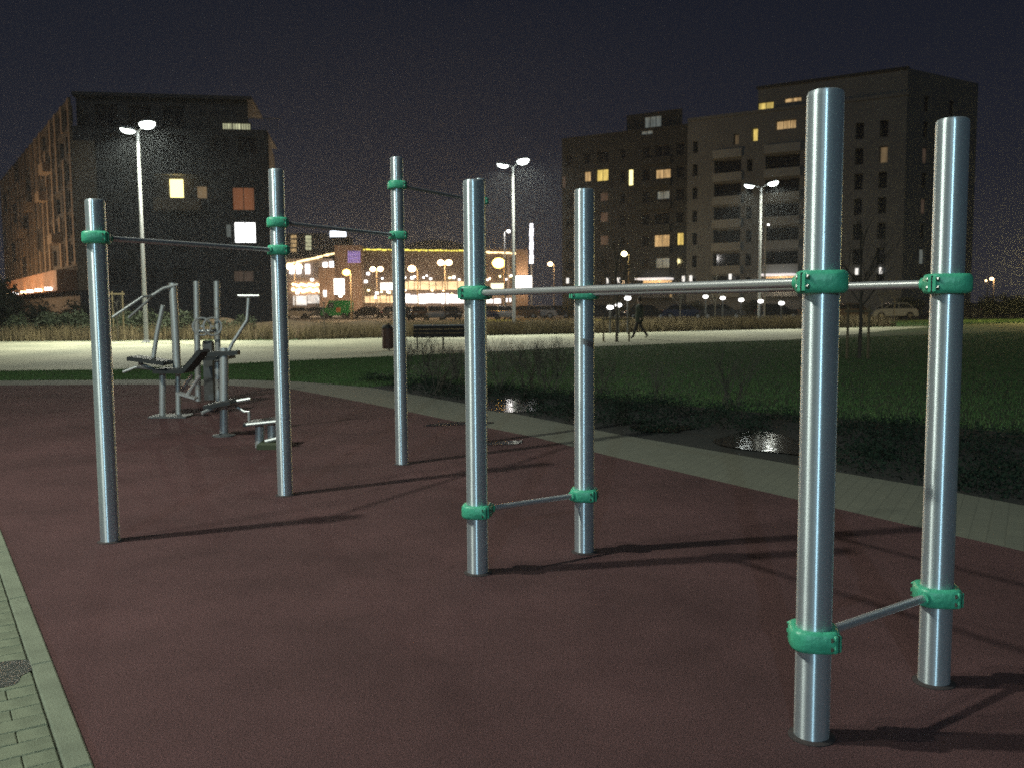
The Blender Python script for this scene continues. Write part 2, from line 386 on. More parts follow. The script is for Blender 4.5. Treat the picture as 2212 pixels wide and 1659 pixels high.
dip = thing('parallel_bar_frame', 'four steel posts in a rectangle carrying two parallel bars near the camera', 'parallel bars', (*posts[4], 0))
for root, ks_ in ((pull, (1, 2, 3, 8)), (dip, (4, 5, 6, 7))):
    for k in ks_:
        o = link('post', post_mesh(hts[k]).mesh('post', M['steel'], True), root, Vector((*posts[k], 0)) - root.location)
        link('base_collar', COLLAR, o)
z12 = .5 * (zpix(209, 515, 1) + zpix(600, 541, 2)); z23 = .5 * (zpix(600, 480, 2) + zpix(860, 511, 3)); z38 = zpix(858, 401, 3)
for a, b_, z in ((1, 2, z12), (2, 3, z23), (3, 8, z38)):
    add_clamp(pull, a, z, b_); add_clamp(pull, b_, z, a); add_bar(pull, a, b_, z, z)
zh = .25 * (zpix(1020, 631, 4) + zpix(1262, 631, 5) + zpix(1768, 617, 6) + zpix(2048, 617, 7))
zl = .25 * (zpix(1031, 1105, 4) + zpix(1260, 1064, 5) + zpix(1757, 1369, 6) + zpix(2030, 1285, 7))
print('bar heights', z12, z23, z38, zh, zl)
for a, b_ in ((4, 6), (5, 7)):
    add_clamp(dip, a, zh, b_); add_clamp(dip, b_, zh, a); add_bar(dip, a, b_, zh, zh)
for a, b_ in ((4, 5), (6, 7)):
    add_clamp(dip, a, zl, b_); add_clamp(dip, b_, zl, a); add_bar(dip, a, b_, zl, zl, .0155)

# ------------------------------------------------------------------ outdoor gym machines behind the pull-up bars
def W(root): return lambda x, y, Y: pp(x, y, Y)
Y = 11.95
g1 = thing('gym_machine', 'steel pull-down machine with tall post, long lever arms and dark seats', 'gym machine', (*gnd(366, 900)[:2], 0), world=True)
mb = MB(); c = gnd(366, 900); mb.box((c.x + .03, c.y, .012), (.50, .34, .024), ch=.008); mb.build('base_plate', M['gym_paint'], g1)
MB().tube([pp(351, 902, Y), pp(351, 800, Y)], .042, 12).build('leg', M['gym_metal'], g1, True)
MB().tube([pp(386, 896, Y + .1), pp(384, 800, Y + .1)], .036, 12).build('leg', M['gym_metal'], g1, True)
MB().tube([pp(383, 806, Y + .1), pp(378, 700, Y + .1), pp(373, 612, Y + .1)], .052, 16).build('post', M['gym_metal'], g1, True)
MB().tube([pp(384, 616, Y + .1), pp(352, 624, Y), pp(326, 641, Y - .1)], .022, 10).build('lever_arm', M['gym_metal'], g1, True)
MB().tube([pp(328, 640, Y - .1), pp(308, 642, Y - .3), pp(243, 686, Y - .5)], .016, 8).build('handle', M['gym_metal'], g1, True)
MB().tube([pp(328, 640, Y - .1), pp(322, 648, Y + .3), pp(278, 687, Y + .4)], .016, 8).build('handle', M['gym_metal'], g1, True)
MB().tube([pp(352, 660, Y), pp(340, 715, Y), pp(331, 774, Y)], .030, 10).build('strut', M['gym_metal'], g1, True)
def slab(root, a, b_, dep, th, mat, name):
    a, b_ = Vector(a), Vector(b_); d = b_ - a; cen = (a + b_) / 2
    rot = Matrix.Rotation(-math.atan2(d.z, d.x), 3, 'Y')
    return MB().box(cen, (d.length, dep, th), rot, ch=th * .25).build(name, mat, root)
slab(g1, pp(286, 773, Y - .1), pp(364, 784, Y - .1), .36, .055, M['black'], 'seat')
slab(g1, pp(343, 800, Y), pp(408, 800, Y), .40, .06, M['black'], 'seat')
slab(g1, pp(403, 802, Y), pp(441, 757, Y), .38, .06, M['black'], 'backrest')
MB().tube([pp(300, 785, Y), pp(352, 806, Y)], .022, 8).build('seat_bracket', M['gym_metal'], g1, True)
MB().tube([pp(266, 804, Y - .3), pp(294, 793, Y - .3), pp(350, 800, Y)], .018, 8).build('foot_bar', M['gym_metal'], g1, True)
for dx, dy in ((0, 0), (-17, -2)):
    MB().tube([pp(432 + dx, 812 + dy, Y - .1 - dx * .02), pp(404 + dx, 853 + dy, Y - .1 - dx * .02)], .024, 8).build('foot_bar', M['bar'], g1, True)
slab(g1, pp(384, 848, Y - .1), pp(424, 860, Y - .1), .16, .025, M['bar'], 'pedal')
Y = 13.7
g2 = thing('gym_machine', 'tall two-post hand-wheel machine standing behind the pull-down machine', 'gym machine', (*gnd(446, 868)[:2], 0), world=True)
for x in (424, 468): MB().tube([pp(x + 4, 866, Y), pp(x, 608, Y)], .045, 12).build('post', M['gym_metal'], g2, True)
MB().tube([pp(420, 716, Y), pp(472, 716, Y)], .03, 10).build('crossbar', M['gym_metal'], g2, True)
for x in (436, 459): MB().torus(pp(x, 706, Y - .15), .13, .016, (.5, -1, .1)).build('hand_wheel', M['gym_metal'], g2, True)
for x, q in ((436, -1), (459, 1)): MB().tube([pp(x, 706, Y - .15), pp(x, 706, Y)], .02, 8).build('axle', M['gym_metal'], g2, True)
MB().box(pp(452, 800, Y + .05), (.14, .12, .90), ch=.02).build('column', M['gym_paint'], g2)
slab(g2, pp(425, 775, Y - .4), pp(500, 772, Y - .4), .4, .05, M['black'], 'seat')
MB().tube([pp(470, 780, Y - .4), pp(472, 868, Y - .4)], .045, 10).build('leg', M['gym_metal'], g2, True)
Y = 10.15
g3 = thing('gym_machine', 'slim leg-swing machine with one post and slanted T handle', 'gym machine', (*gnd(484, 941)[:2], 0), world=True)
MB().lathe([(.13, 0), (.13, .012), (.06, .02), (.05, .03)], gnd(484, 941), 20).build('base_flange', M['gym_paint'], g3, True)
MB().tube([pp(484, 941, Y), pp(484, 752, Y)], .048, 16).build('post', M['gym_metal'], g3, True)
MB().tube([pp(490, 768, Y), pp(502, 742, Y), pp(534, 692, Y), pp(537, 645, Y)], .020, 10).build('lever_arm', M['gym_metal'], g3, True)
MB().tube([pp(514, 640, Y), pp(560, 640, Y)], .018, 8).build('handle', M['gym_metal'], g3, True)
slab(g3, pp(452, 765, Y), pp(516, 762, Y), .12, .05, M['black'], 'crossbar')
slab(g3, pp(448, 877, Y - .1), pp(505, 866, Y - .1), .3, .05, M['black'], 'seat')
MB().tube([pp(436, 892, Y - .3), pp(478, 874, Y - .1)], .02, 8).build('foot_bar', M['gym_metal'], g3, True)
MB().tube([pp(500, 868, Y), pp(541, 861, Y)], .02, 8).build('foot_bar', M['gym_metal'], g3, True)
MB().tube([pp(490, 880, Y), pp(506, 876, Y), pp(528, 889, Y), pp(538, 888, Y), pp(538, 908, Y)], .018, 8).build('link_arm', M['gym_metal'], g3, True)
Y = 9.25
g4 = thing('gym_machine', 'low stepper machine with two short columns half hidden by a post', 'gym machine', (*gnd(575, 968)[:2], 0), world=True)
for x in (561, 588): MB().tube([pp(x, 968, Y), pp(x, 915, Y)], .048, 12).build('column', M['gym_metal'], g4, True)
slab(g4, pp(534, 914, Y), pp(606, 905, Y), .3, .04, M['black'], 'pedal')
MB().tube([pp(532, 917, Y - .15), pp(608, 909, Y - .15)], .018, 8).build('foot_bar', M['gym_metal'], g4, True)
MB().box(pp(587, 962, Y) + Vector((.03, 0, 0)), (.28, .34, .10), ch=.02).build('base', M['leaf_dark'], g4)
MB().tube([pp(573, 953, Y - .1), pp(606, 945, Y - .1)], .02, 8).build('foot_bar', M['gym_metal'], g4, True)

# ------------------------------------------------------------------ street lamps
def led_lamp(loc, h, ang, label, power, arm=.8, group='tall twin-headed street lamps along the path', col=COOL, powers=(1, 1)):
    o = thing('street_lamp', label, 'street lamp', loc, 0, group)
    MB().tube([(0, 0, 0), (0, 0, .5), (0, 0, h - .25)], [.10, .095, .062], 16).build('pole', M['lamp_grey'], o, True)
    MB().lathe([(.19, 0), (.19, .02), (.12, .05), (.11, .12)], n=16).build('base_flange', M['lamp_grey'], o, True)
    d = Vector((math.cos(ang), math.sin(ang), 0))
    for i, s in enumerate((1, -1)):
        e_ = d * s * arm + Vector((0, 0, h + .02))
        MB().tube([Vector((0, 0, h - .32)), d * s * .1 + Vector((0, 0, h - .2)), d * s * (arm - .25) + Vector((0, 0, h - .02))], [.04, .035, .03], 8).build('arm', M['lamp_grey'], o, True)
        tilt = Vector((0, 0, 1)).rotation_difference((Vector((0, 0, 1)) - d * s * .22).normalized()).to_matrix()
        hm_ = MB().lathe([(.10, .09), (.26, .07), (.34, .02), (.345, -.03), (.32, -.035), (.318, -.01)], n=20); hm_.v = [tuple(tilt @ Vector(v) + e_) for v in hm_.v]
        hd = hm_.build('lamp_head', M['lamp_grey'], o, True)
        pn = MB().lathe([(.315, -.03), (.305, -.08), (.26, -.15), (.17, -.20), (.06, -.22)], n=20); pn.v = [tuple(tilt @ Vector(v) + e_) for v in pn.v]
        pn.build('lamp_panel', M['e_cool'], hd, True)
        if power * powers[i]: lamp_light(o, e_ + tilt @ Vector((0, 0, -.30)), power * powers[i], col, .16, 165, tilt @ Vector((0, 0, -1)))
    return o
def lamp_at(x, y_head, H_): 
    dd = (H_ - CAMH) * F / ((829.5 - F * math.tan(PITCH) - .0072 * (x - 1106)) - y_head)
    return dd
H9 = 9.0
def lp(x, yh): Yd = lamp_at(x, yh, H9); return (pp(x, 660, Yd).x, Yd, 0)
led_lamp(lp(313, 283), H9, math.atan2(-.52, .61), 'twin-headed white street lamp in front of the dark left apartment block', 4700)
led_lamp(lp(1110, 358), H9, math.atan2(-.55, .48), 'twin-headed white street lamp in the middle, above the lit shops', 3700)
led_lamp(lp(1640, 403), H9, math.atan2(-.55, .62), 'twin-headed white street lamp in front of the right apartment block', 3700)
led_lamp((-6.8, 2.7, 0), H9, R(100), 'twin-headed street lamp out of view left of the rubber surface', 3200, col=(.95, 1.0, .88), powers=(1, .25))
led_lamp((-4.2, -24.0, 0), H9, R(80), 'twin-headed street lamp out of view behind the photographer', 14000, col=(.52, .83, 1.0))

def globe_lamp(px, py, H_, label, kind='e_warm', power=500, col=WARM, rad=.33, twin=0, arm=0.0, pole='lamp_brown', D=None, group='far warm street lamps by the shops'):
    Yd = D or lamp_at(px, py, H_)
    base = pp(px, 660, Yd); Hh = pp(px, py, Yd).z
    sc_ = Yd / F
    o = thing('street_lamp', label, 'street lamp', (base.x + arm * sc_, Yd, -.02), 0, group)
    MB().tube([(0, 0, 0), (0, 0, Hh - .1)], [.11, .06], 10).build('pole', M[pole], o, True)
    heads = [(-twin / 2 * sc_), (twin / 2 * sc_)] if twin else [-arm * sc_]
    for hx in heads:
        MB().tube([(0, 0, Hh - .15), (hx * .6, 0, Hh + .1), (hx, 0, Hh + rad * .9)], .035, 6).build('arm', M[pole], o, True)
        prof = [(rad * math.sin(a), -rad * .8 * math.cos(a)) for a in [R(q) for q in range(8, 180, 20)]]
        MB().lathe(prof, (hx, 0, Hh), 14).build('lamp_globe', M[kind], o, True)
        if power: lamp_light(o, (hx, -rad - .25, Hh - .3), power, col, .3)
    return o
globe_lamp(638, 577, 8, 'orange double lamp glowing before the left end of the shops', 'e_warm', 1800, WARM, .62, twin=18)
globe_lamp(750, 589, 5.2, 'single orange lamp before the brown shop tower', 'e_orange', 2600, WARM, .42, arm=9)
globe_lamp(815, 582, 8, 'twin warm lamp between the shop tower and the third post', 'e_warm', 2600, WARM, .52, twin=16)
globe_lamp(891, 581, 6, 'single warm lamp right of the third post', 'e_warm', 2600, WARM, .48, arm=12)
globe_lamp(962, 568, 8, 'twin warm lamp above the lit shop fronts', 'e_warm', 2600, WARM, .52, twin=17)
globe_lamp(1078, 569, 6.5, 'largest orange lamp left of the white-lit pylon', 'e_orange', 2600, ORANGE, .75, arm=12)
globe_lamp(1189, 571, 8, 'warm lamp standing alone right of the pylon', 'e_warm', 500, WARM, .40, arm=8)
globe_lamp(1348, 549, 8, 'yellow lamp in front of the dark right building', 'e_yellow', 220, (1, .85, .4), .40, arm=10)
globe_lamp(1100, 500, 9.5, 'thin lamp with small white head behind the middle street lamp', 'e_white', 300, (1, .95, .9), .2, arm=-9, pole='lamp_grey')
globe_lamp(2140, 603, 6, 'small warm lamp at the far right beyond the last post', 'e_warm', 400, WARM, .33, arm=5)
globe_lamp(2128, 607, 5.6, 'tiny pink lamp beside the small warm lamp at far right', 'e_warm', 0, WARM, .17, arm=4)
globe_lamp(2222, 560, 4.6, 'orange lamp cut by the right edge of the picture', 'e_orange', 3200, (1, .76, .28), .36)
# slim pale post lamp by the right-hand street lamp
globe_lamp(1657, 486, 9, 'short pale lamp post right beside the right-hand street lamp', 'lamp_dark' if False else 'e_white', 0, WARM, .10, arm=-6, pole='lamp_grey')
# low lamps added as stand-ins for bright dots, glints off car roofs
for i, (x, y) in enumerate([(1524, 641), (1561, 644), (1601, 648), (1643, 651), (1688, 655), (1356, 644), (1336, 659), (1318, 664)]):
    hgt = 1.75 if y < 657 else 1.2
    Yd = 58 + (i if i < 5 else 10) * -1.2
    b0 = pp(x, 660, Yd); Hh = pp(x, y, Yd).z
    o = thing('stand_in_lamp', ['first', 'second', 'third', 'fourth', 'fifth', 'topmost', 'middle', 'lowest'][i] + (' from left of the five added white lamps for bright dots in the right row' if i < 5 else ' of three added white lamps for bright dots left of the walking person'), 'bollard lamp', (b0.x, Yd, -.02), 0, 'added white lamps along the car park')
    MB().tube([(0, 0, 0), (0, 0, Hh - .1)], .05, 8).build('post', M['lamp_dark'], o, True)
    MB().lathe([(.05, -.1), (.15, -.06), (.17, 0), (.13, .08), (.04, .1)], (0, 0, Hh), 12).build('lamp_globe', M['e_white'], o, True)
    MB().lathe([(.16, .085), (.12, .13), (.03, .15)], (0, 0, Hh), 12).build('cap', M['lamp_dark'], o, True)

# ------------------------------------------------------------------ buildings
GLASS = pm('window_glass', (.008, .010, .013), (.014, .016, .02), .5, .08)
FRAME = pm('window_frame', (.10, .10, .10), None, 5, .5)
LIT = {
 'white': em('window_white', (1, 1, .97), 2.6), 'yellow': em('window_yellow', (1.0, .74, .20), .95, .55, (1.6, 1.6, .5)),
 'warm': em('window_warm', (1.0, .66, .30), .62, .6, (2.2, 2.2, .5)), 'dim': em('window_dim', (.62, .42, .22), .25, .6, (2, 2, .5)),
 'grey': em('window_grey', (.70, .78, .72), .16, .6, (2, 2, .5)), 'orange': em('window_curtain', (.62, .23, .10), .28, .35, (1.2, 1.2, .2)),
 'bright': em('window_bright', (1.0, .86, .36), 2.2), 'pale': em('window_pale', (.85, .85, .52), .75, .5, (2.2, 2.2, .8)), 'faint': em('window_faint', (.45, .30, .22), .10, .5), 'olive': em('window_olive', (.42, .32, .10), .16, .4)}
def facade(bld, P, U, length, z0, z1, wins, wall_mat, depth=.28, name='wall', nrm=None):
    """a wall with real openings; wins = (u0,u1,za,zb,kind). Every window is a part with its pane as sub-part."""
    o3 = bld.location; Nn = nrm
    us = sorted({0, length, *[max(0, min(length, a)) for w_ in wins for a in w_[:2]]}); zs = sorted({z0, z1, *[max(z0, min(z1, a)) for w_ in wins for a in w_[2:4]]})
    mb = MB(); P3 = lambda u, z, d=0: P + U * u + Vector((0, 0, z)) - Nn * d - o3
    for i in range(len(us) - 1):
        for j in range(len(zs) - 1):
            uc = (us[i] + us[i + 1]) / 2; zc = (zs[j] + zs[j + 1]) / 2
            if any(w_[0] < uc < w_[1] and w_[2] < zc < w_[3] for w_ in wins): continue
            mb.add([P3(us[i], zs[j]), P3(us[i + 1], zs[j]), P3(us[i + 1], zs[j + 1]), P3(us[i], zs[j + 1])], [(0, 1, 2, 3)])
    for a, b_, c, d, k in wins:
        q = [(a, c), (b_, c), (b_, d), (a, d)]
        for i in range(4):
            p1, p2 = q[i], q[(i + 1) % 4]
            mb.add([P3(*p1), P3(*p2), P3(*p2, depth), P3(*p1, depth)], [(0, 1, 2, 3)])
    mb.mesh_ = None
    wl = link(name, mb.mesh(name, wall_mat), bld)
    for a, b_, c, d, k in wins:
        fr = MB(); tk = .06
        rot = Matrix((U, Nn, Vector((0, 0, 1)))).transposed()
        mid = max(1, round((b_ - a) / .9)) if k != 'loggia' else 1
        cen = lambda u, z, dd: P3(u, z, dd)
        fr.box(cen((a + b_) / 2, c + tk / 2, depth - .03), (b_ - a, .07, tk), rot); fr.box(cen((a + b_) / 2, d - tk / 2, depth - .03), (b_ - a, .07, tk), rot)
        for q in range(mid + 1):
            u = a + tk / 2 + (b_ - a - tk) * q / mid
            fr.box(cen(u, (c + d) / 2, depth - .03), (tk, .066, d - c - 2 * tk), rot)
        wo = link('window', fr.mesh('window', FRAME), bld)
        pn = MB().add([P3(a, c, depth - .01), P3(b_, c, depth - .01), P3(b_, d, depth - .01), P3(a, d, depth - .01)], [(0, 1, 2, 3)])
        link('pane', pn.mesh('pane', LIT.get(k, GLASS)), wo)
    return wl
def block(bld, corners, z0, z1, mat, name='wall'):
    mb = MB(); mb.prism([(x - bld.location.x, y - bld.location.y) for x, y in corners], z0, z1); return link(name, mb.mesh(name, mat), bld)
def slabbox(bld, P, U, Nn, u0, u1, z0, z1, d0, d1, mat, name):
    """box on a facade: from d0 behind to d1 in front of the wall plane"""
    rot = Matrix((U, Nn, Vector((0, 0, 1)))).transposed()
    c = P + U * (u0 + u1) / 2 + Nn * ((d1 - d0) / 2) + Vector((0, 0, (z0 + z1) / 2)) - bld.location
    return MB().box(c, (u1 - u0, d0 + d1, z1 - z0), rot).build(name, mat, bld)

# left apartment block
WL_dark = pm('dark_cladding', (.045, .048, .057), (.034, .037, .045), .6, .7)
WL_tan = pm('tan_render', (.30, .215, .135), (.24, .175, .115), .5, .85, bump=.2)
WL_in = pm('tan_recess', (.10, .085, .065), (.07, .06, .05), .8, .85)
A = Vector((-36.6, 77, 0)); Bp = Vector((-21.0, 79.5, 0)); UL = (Bp - A).normalized(); LL = (Bp - A).length; NL = Vector((UL.y, -UL.x, 0))
A2 = Vector((-71, 127.5, 0)); US = (A2 - A).normalized(); LS = (A2 - A).length; NS = Vector((-US.y, US.x, 0))
if NS.x > 0: NS = -NS
left = thing('apartment_block', 'dark left apartment block with a brown side wing and a few lit windows', 'apartment block', A.copy())
def pxw(x0, y0, x1, y1, P, U, kind):
    a, za = onplane(x0, y1, P, U); b_, zb = onplane(x1, y0, P, U)
    return (min(a, b_), max(a, b_), za, zb, kind)
lit_front = [pxw(365, 386, 396, 430, A, UL, 'bright'), pxw(424, 402, 447, 430, A, UL, 'dim'), pxw(502, 405, 549, 455, A, UL, 'orange'),
             pxw(506, 480, 552, 526, A, UL, 'white'), pxw(487, 484, 499, 514, A, UL, 'grey'), pxw(504, 585, 548, 610, A, UL, 'faint')]
TOPZ, MAINZ = 19.4, 16.6
grid = []
for s in range(5):
    zz = 2.9 + s * 2.8
    for u0 in (2.3, 4.7, 7.6, 11.2, 13.4):
        wn = (u0, u0 + (1.6 if u0 < 11 else 1.5), zz + .5, zz + 2.0, 'dark')
        if all(wn[1] + .25 < l[0] or wn[0] - .25 > l[1] or wn[3] + .2 < l[2] or wn[2] - .2 > l[3] for l in lit_front): grid.append(wn)
facade(left, A, UL, LL, 0, MAINZ, lit_front + grid, WL_dark, nrm=NL)
# balcony lit by the lamp behind it
ub, zb_ = onplane(352, 432, A, UL); uc_, zc_ = onplane(432, 455, A, UL)
slabbox(left, A, UL, NL, ub - .6, uc_ + .1, zc_ - .1, zb_ + .05, 0, 1.1, WL_tan, 'balcony')
slabbox(left, A, UL, NL, ub - .6, uc_ + .1, zb_ + 2.0, zb_ + 2.15, 0, 1.1, WL_dark, 'balcony_roof')
lamp_light(left, A + UL * (ub + 1.3) + NL * .7 + Vector((0, 0, zb_ + 1.5)) - A, 26, (1, .7, .25), .1)
for s in range(1, 5):
    if abs(2.9 + s * 2.8 - zc_) > 1.4: slabbox(left, A, UL, NL, 2.1, 4.2, 2.9 + s * 2.8 - .15, 2.9 + s * 2.8 + .9, 0, .9, WL_dark, 'balcony')
for s in range(5): slabbox(left, A, UL, NL, -.05, 1.75, 3.0 + s * 2.5, 3.0 + s * 2.5 + 2.46, 0, .12, WL_tan, 'wall_panel')
# set-back top storey with terrace
T0 = A - NL * 1.4; top_w = [pxw(480, 266, 541, 300, T0, UL, 'pale')]
for u0 in (1.5, 4.2, 7.0):
    top_w.append((u0, u0 + 1.8, MAINZ + .3, MAINZ + 2.2, 'dark'))
facade(left, T0, UL, LL - 1.7, MAINZ + .1, TOPZ, top_w, WL_dark, nrm=NL)
slabbox(left, A, UL, NL, -.2, LL - 1.3, TOPZ, TOPZ + .3, 9, -.9, WL_dark, 'roof')
slabbox(left, A, UL, NL, 0, LL, MAINZ, MAINZ + .08, 9, 0.05, WL_dark, 'terrace')
ur, _z = onplane(478, 300, A, UL)
rl = MB(); rot = Matrix((UL, NL, Vector((0, 0, 1)))).transposed()
for k in range(36):
    rl.box(UL * (ur - 3 + k * .22) + NL * -.1 + Vector((0, 0, MAINZ + .58)), (.035, .035, 1.0), rot)
rl.box(UL * (ur + 1.0) + NL * -.1 + Vector((0, 0, MAINZ + 1.1)), (8.2, .06, .05), rot)
rl.build('railing', M['lamp_dark'], left)
# right end wall and back
block(left, [(Bp.x - .05, Bp.y + .6), (Bp.x - 3, Bp.y + 14), (A2.x + 8, A2.y + 2), (A2.x + .8, A2.y + .5), (A.x + .9, A.y + 1.0)], 0, MAINZ - .05, WL_dark, 'core')
# brown side wing: pilasters standing proud, windows between
sw = []
npil = 17; step = LS / npil
random.seed(3)
for s in range(6):
    z = 5.2 + s * 2.3
    for k in range(npil):
        u0 = k * step + 1.15; u1 = (k + 1) * step - .15
        sw.append((u0, u1, z + .35, z + 1.85, 'dark'))
lm_ = {(4, 3): 'olive', (3, 4): 'olive', (2, 9): 'dim', (4, 10): 'faint', (1, 11): 'dim', (3, 12): 'faint', (0, 12): 'orange', (2, 5): 'faint', (5, 6): 'faint'}
sw = [w_ if (i // npil, i % npil) not in lm_ else (*w_[:4], lm_[(i // npil, i % npil)]) for i, w_ in enumerate(sw)]
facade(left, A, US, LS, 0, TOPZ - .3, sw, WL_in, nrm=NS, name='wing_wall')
for k in range(npil):
    jog = (k * 7 % 5) * .12
    for s in range(6):
        z = 5.2 + s * 2.3
        if (k * 3 + s * 5) % 7 == 2: continue
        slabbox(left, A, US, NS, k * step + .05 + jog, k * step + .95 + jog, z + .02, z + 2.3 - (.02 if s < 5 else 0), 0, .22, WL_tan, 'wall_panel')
for s in range(7):
    slabbox(left, A, US, NS, 0, LS, 5.2 + s * 2.3 - .18, 5.2 + s * 2.3 + .015, 0, .12, WL_in, 'ledge')
for (s, k) in ((4, 3), (3, 4), (3, 7), (1, 2), (2, 9)):
    slabbox(left, A, US, NS, k * step + .9, (k + 1) * step + .1, 5.2 + s * 2.3 - .1, 5.2 + s * 2.3 + .8, 0, .9, WL_tan, 'balcony')
slabbox(left, A, US, NS, 1.0, LS * .8, 3.0, 4.75, 0, 1.6, pm('shop_fascia', (.42, .20, .10), (.36, .17, .085), .6, .7), 'fascia')
for k in range(6):
    p = A + US * (4 + k * 6.5) + NS * 1.9 + Vector((0, 0, 3.2)) - A
    MB().box(p, (.5, .3, .25), ch=.05).build('wall_lamp', M['e_white'] if k % 2 == 0 else M['e_warm'], left)
    lamp_light(left, p + NS * 3.0 + Vector((0, 0, .8)), 260, (1, .62, .32), .3)
# street lamp that lights the brown wing (left of the picture)
q = A + US * 20 + NS * 16
o = globe_lamp(-190, 560, 8, 'orange street lamp out of view beside the brown side wing', 'e_orange', 4200, (1, .70, .44), .4, D=q.y)

# right apartment block
WR_dark = pm('grey_cladding', (.026, .032, .036), (.02, .025, .029), .4, .8)
WR_pale = pm('beige_render', (.145, .160, .165), (.122, .136, .142), .35, .85, bump=.2)  # paler of the block's two wall colours
WR_pan = pm('balcony_panel', (.24, .265, .26), (.20, .22, .22), .4, .6)
Cc = Vector((45.6, 106, 0)); Dd = Vector((7.3, 130, 0)); UR = (Dd - Cc).normalized(); LR = (Dd - Cc).length; NR = Vector((UR.y, -UR.x, 0))
if NR.y > 0: NR = -NR
right = thing('apartment_block', 'large right apartment block with pale piers and scattered lit windows', 'apartment block', Cc.copy())
ux = lambda x: onplane(x, 450, Cc, UR)[0]
u_split = ux(1484)
def col(x0, x1): a, b_ = ux(x1), ux(x0); return min(a, b_), max(a, b_)
lits = [(1397, 285, 26, 15, 'grey'), (1269, 382, 14, 23, 'warm'), (1301, 379, 26, 28, 'yellow'), (1362, 384, 11, 36, 'bright'), (1432, 376, 33, 23, 'warm'), (1217, 394, 9, 28, 'faint'),
        (1432, 422, 28, 20, 'grey'), (1429, 522, 34, 30, 'warm'), (1469, 517, 15, 28, 'yellow'), (1430, 569, 31, 23, 'grey'), (1304, 426, 18, 20, 'faint'), (1304, 470, 18, 22, 'faint'), (1304, 520, 18, 22, 'faint')]
lit_a = [pxw(x - w_ / 2, y - h / 2, x + w_ / 2, y + h / 2, Cc, UR, k) for x, y, w_, h, k in lits]
lits_b = [(1590, 301, 12, 24, 'dim'), (1630, 291, 14, 30, 'yellow'), (1697, 269, 45, 25, 'warm')]
lit_b = [pxw(x - w_ / 2, y - h / 2, x + w_ / 2, y + h / 2, Cc, UR, k) for x, y, w_, h, k in lits_b]
def clash(wn, ls, g=.3): return any(not (wn[1] + g < l[0] or wn[0] - g > l[1] or wn[3] + g < l[2] or wn[2] - g > l[3]) for l in ls)
ga, gb = [], []
HB = 25.2
for s in range(7):
    z = 2.44 + s * 2.95
    for x0, x1 in ((1222, 1236), (1260, 1276), (1290, 1314), (1340, 1350), (1388, 1402), (1414, 1446), (1461, 1477)):
        a, b_ = col(x0, x1); wn = (a, b_, z + .9, z + 2.4, 'dark')
        if not clash(wn, lit_a): ga.append(wn)
    for x0, x1, zl_, zh_ in ((1496, 1506, .9, 2.4), (1542, 1600, .35, 2.6), (1612, 1624, .9, 2.4), (1652, 1726, .35, 2.6), (1742, 1754, .9, 2.4), (1775, 1800, .9, 2.4)):
        a, b_ = col(x0, x1); wn = (a, b_, z + zl_, z + zh_, 'loggia')
        if not clash(wn, lit_b): gb.append(wn)
    for x0, x1 in ((1844, 1862), (1896, 1914)):
        a, b_ = col(x0, x1); k = 'dark'
        if s == 5 and x0 == 1896: k = 'dim'
        gb.append((a, b_, z + .6, z + 2.5, k))
left_w = [(a - u_split, b_ - u_split, c, d, k) for a, b_, c, d, k in lit_a + ga if a - u_split > 0]
facade(right, Cc + UR * u_split, UR, LR - u_split, 0, HB - .6, left_w, WR_dark, nrm=NR, name='wall')
facade(right, Cc, UR, u_split, 0, HB, [w_ for w_ in lit_b + gb if w_[1] < u_split and w_[0] > 0], WR_pale, nrm=NR, depth=.7, name='wall')
for s in range(7):
    z = 2.44 + s * 2.95
    for x0, x1 in ((1540, 1602), (1650, 1728)):
        a, b_ = col(x0, x1); slabbox(right, Cc, UR, NR, a, b_, z - .1, z + .95, 0, .35 if s != 5 else .3, WR_pan, 'balcony')
    a, b_ = col(1386, 1450); slabbox(right, Cc, UR, NR, a, b_, z - .1, z + .8, 0, .5, WR_dark, 'balcony')
slabbox(right, Cc, UR, NR, -.15, u_split, HB, HB + .35, 12, .15, WR_pale, 'cornice')
slabbox(right, Cc, UR, NR, u_split + .02, LR, HB - .6, HB - .3, 12, .1, WR_dark, 'cornice')
# set-back top floors
Tr = Cc - NR * .4
tw = [pxw(1637, 219, 1671, 239, Tr, UR, 'yellow'), pxw(1694, 209, 1731, 223, Tr, UR, 'warm')]
u9 = ux(1632)
facade(right, Tr, UR, u9, HB + .35, HB + 3.0, [w_ for w_ in tw if w_[3] < HB + 2.9 and w_[2] > HB + .4], WR_pale, nrm=NR, name='top_wall')
slabbox(right, Cc, UR, NR, 0, u9 + .2, HB + 3.0, HB + 3.3, 12, -.2, WR_dark, 'roof')
ue, uf = ux(1460), ux(1340)
Tl = Cc - NR * 2.0 + UR * ue
facade(right, Tl, UR, uf - ue, HB - .3, HB + 2.2, [(3, 5.5, HB + .2, HB + 1.7, 'grey')], WR_dark, nrm=NR, name='top_wall')
